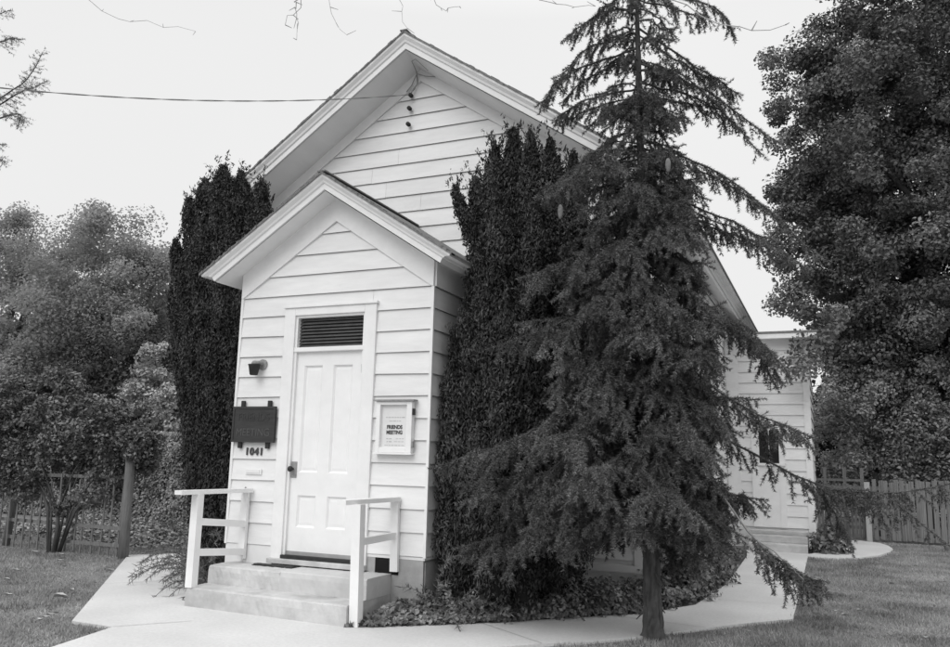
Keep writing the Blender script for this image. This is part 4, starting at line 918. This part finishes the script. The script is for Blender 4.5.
arching('arching_fern', 'low arching fern beside the left handrail post spilling onto the path', (-.38, .06), 40, .72, M['fern'], group=G)
arching('arching_fern', 'arching fern farther back along the left path', (-1.5, 1.6), 34, .85, M['fern'], group=G)
arching('juniper_sprig', 'feathery upright sprig at the right corner of the porch', (2.62, -.10), 12, .78, M['fern'], spread=.9)
# ivy edging along the path
n = 170000; X = rng.uniform(2.0, 4.95, n); Yv = rng.uniform(-.85, 6, n); poly = [(2.06, -.82), (2.3, -.68), (3.2, .10), (4.2, 1.2), (4.4, 1.62), (4.62, 2.12), (4.74, 3.92), (4.66, 6), (4.2, 6), (4.2, 1.85), (2.41, 1.85), (2.41, .0), (2.15, .0), (2.15, -.5)]
ok = inpoly(X, Yv, poly); X = X[ok]; Yv = Yv[ok]
ed = np.clip((Yv - np.interp(X, [2.0, 2.3, 3.2, 4.27, 4.5, 4.79], [-.85, -.68, .10, 1.22, 1.62, 2.12])) * .75, 0, 1)
keep = rng.random(len(X)) < np.where(ed < .35, .55, .22); X, Yv, ed = X[keep], Yv[keep], ed[keep]
hgt = .04 + .12 * np.clip(ed / .35, 0, 1) * (1 + .5 * np.sin(X * 7) * np.sin(Yv * 6)); Zv = GZ + hgt * np.sqrt(rng.random(len(X))) 
Nn = np.stack([.25 + rng.normal(size=len(X)) * .5, -.45 + rng.normal(size=len(X)) * .5, np.full(len(X), .9)], 1)
tag(leaves('ivy', np.stack([X, Yv, Zv], 1), Nn, .052, .046, M['ivy'], None, fold=.2), 'glossy ivy edging the planting bed along the path', 'ivy', kind='stuff')

# ------------------------------------------------------------------ lawn grass, litter, fallen leaves
def scatter(n, x0, x1, y0, y1):
    X = rng.uniform(x0, x1, n); Yv = rng.uniform(y0, y1, n)
    d = np.hypot(X - 6.09, Yv + 7.33); keep = rng.random(n) < np.clip((9.0 / d) ** 1.6, 0, 1)
    for poly in (WALK, BED, BED2, [(-.05, -.8), (2.1, -.8), (2.1, 0), (-.05, 0)], [(R0, D), (R1, D), (R1, 14), (R0, 14)], [(4.1, 8.5), (5.8, 8.5), (5.8, 13), (4.1, 13)]): keep &= ~inpoly(X, Yv, poly)
    X, Yv = X[keep], Yv[keep]; k = len(X); return X + rng.normal(size=k) * .018, Yv + rng.normal(size=k) * .018
parts = [scatter(330000, 3.9, 10.5, -1.2, 12.35), scatter(210000, -8.5, .7, -3.4, 6.3)]
X = np.concatenate([p[0] for p in parts]); Yv = np.concatenate([p[1] for p in parts]); n = len(X)
patch = .8 + .25 * np.sin(X * 7.3 + 2 * np.sin(Yv * 5.1)) * np.sin(Yv * 8.7 + X * 3) + .35 * np.sin(X * 2.1 + 1.3 * np.sin(Yv * 1.7)) * np.sin(Yv * 2.6 + X)
P0 = np.stack([X, Yv, np.full(n, GZ - .026)], 1); a = rng.uniform(0, PI, n); s = np.stack([np.cos(a), np.sin(a), np.zeros(n)], 1) * .0045
tip = P0 + np.stack([rng.normal(size=n) * .016, rng.normal(size=n) * .016, rng.uniform(.022, .052, n) * patch], 1)
V = np.empty((n, 3, 3)); V[:, 0] = P0 - s; V[:, 1] = P0 + s; V[:, 2] = tip
tag(rawmesh('lawn_grass', V.reshape(-1, 3), 3, M['grass']), 'short mown grass of the lawns either side', 'grass', kind='stuff')
n = 5200; X = rng.uniform(-9, -1.6, n); Yv = rng.uniform(2.6, 6.2, n)
tag(leaves('leaf_litter', np.stack([X, Yv, np.full(n, GZ + .02) + rng.random(n) * .05], 1), rng.normal(size=(n, 3)) * .5 + [0, 0, 1], .085, .06, M['litter']), 'scattered dry leaf litter behind the old fence', 'leaf litter', kind='stuff')
def fallen(x, y, s, lab, grp):
    s *= .75
    mb = MB(); n = 7; a0 = rng.uniform(0, 6); vs = []; fs_ = []
    z0 = GZ + .022
    for i in range(n + 1):
        t = i / n; w_ = math.sin(PI * min(1, t * 1.02 + .02)) * .38 * s * (1 + .25 * math.sin(i * 2.1))
        for k in (-1, 0, 1):
            px = (t - .5) * s; py = k * w_; pz = abs(k) * .25 * s + .12 * s * math.sin(t * 3 + a0)
            vs.append((x + px * math.cos(a0) - py * math.sin(a0), y + px * math.sin(a0) + py * math.cos(a0), z0 + max(0, pz)))
    for i in range(n):
        for k in (0, 1): fs_.append((i * 3 + k, i * 3 + k + 1, i * 3 + k + 4, i * 3 + k + 3))
    mb.add(vs, fs_); o = mb.build('fallen_leaf', M['fallen'], None, True); tag(o, lab, 'fallen leaf', grp)
for x, y, s in ((-4.56, 1.33, .16), (-4.08, 1.37, .13), (-3.2, -.02, .12), (-1.72, -1.25, .11), (-1.14, -1.11, .17), (-1.2, -1.06, .12), (-2.29, .58, .13), (-.37, -1.96, .09), (-.42, -1.86, .08), (-.48, -1.77, .09), (-.5, -1.69, .08), (-4.2, 1.66, .12), (-3.65, .98, .14), (-3.55, .9, .12), (-1.4, -.75, .08), (-2.6, -.6, .09), (-3.0, .5, .09), (-.8, -2.1, .08)):
    fallen(x, y, s, 'pale curled fallen leaf lying on the lawn left of the path', 'fallen leaves on the left lawn')
for x, y, s in ((5.87, 2.02, .12), (5.96, 2.05, .08), (6.14, 2.12, .09), (6.05, 2.38, .07), (6.39, 2.15, .08), (6.8, 4.36, .09), (6.74, 4.98, .12), (6.21, 3.41, .07), (6.29, 2.53, .07), (5.33, .77, .06), (6.79, 1.32, .07), (5.1, .1, .06)):
    fallen(x, y, s, 'small pale fallen leaf lying on the lawn right of the path', 'fallen leaves on the right lawn')

# ------------------------------------------------------------------ bare tree overhead
bt = thing('bare_tree', 'bare twigs of an overhanging tree hanging from the top edge', 'tree', (-4, -5.5, GZ))
mb = MB()
mb.tube([(-4, -5.5, GZ - .1), (-3.9, -5.4, 2.5), (-3.2, -4.8, 5), (-1.5, -3.4, 6.6), (.6, -2.7, 6.6), (2.4, -2.5, 6.1), (4.2, -2.45, 5.7), (6.2, -2.3, 5.2)], [.22, .17, .12, .07, .045, .03, .018, .008], 9)
mb.build('trunk', M['bark2'], bt, True)
tw = MB()
def twig(pts, r):
    P = bez([np.array(p, float) for p in pts], 12); P[1:-1] += rng.normal(size=(10, 3)) * .012; r *= .7; tw.tube([tuple(p) for p in P], list(np.linspace(r, r * .35, 12)), 5)
    for k in range(3, 12, 2):
        q = P[k]; tw.tube([tuple(q), tuple(q + rng.normal(size=3) * .035)], [r * .8, r * .4], 4)
twig([(-.6, -2.9, 6.6), (-.2, -2.6, 5.75), (.35, -2.5, 5.24), (.84, -2.5, 5.07), (1.36, -2.5, 4.88)], .006)
twig([(2.2, -2.5, 6.1), (2.42, -2.5, 5.3), (2.41, -2.5, 4.94), (2.28, -2.5, 4.75)], .008)
twig([(2.41, -2.5, 4.98), (2.36, -2.5, 4.85), (2.40, -2.5, 4.60)], .007)
twig([(2.3, -2.5, 6.1), (2.62, -2.5, 5.2), (2.7, -2.5, 4.8), (2.86, -2.5, 4.55)], .006)
twig([(3.0, -2.5, 5.95), (3.3, -2.5, 5.2), (3.31, -2.5, 4.74), (3.38, -2.5, 4.50)], .006)
twig([(3.3, -2.5, 5.9), (3.5, -2.5, 4.9), (3.66, -2.5, 4.60), (3.8, -2.5, 4.58)], .006)
twig([(3.7, -2.5, 5.8), (4.15, -2.5, 4.9), (4.45, -2.5, 4.47), (4.6, -2.5, 4.42), (4.79, -2.5, 4.37)], .006)
twig([(4.8, -2.4, 5.5), (5.1, -2.5, 4.6), (5.28, -2.5, 4.31), (5.52, -2.5, 4.12), (5.75, -2.5, 4.01), (5.95, -2.5, 4.0)], .008)
twig([(5.3, -2.4, 5.4), (5.55, -2.5, 4.55), (5.51, -2.5, 4.25), (5.53, -2.5, 4.13)], .006)
tw.build('twigs', M['deadtwig'], bt)
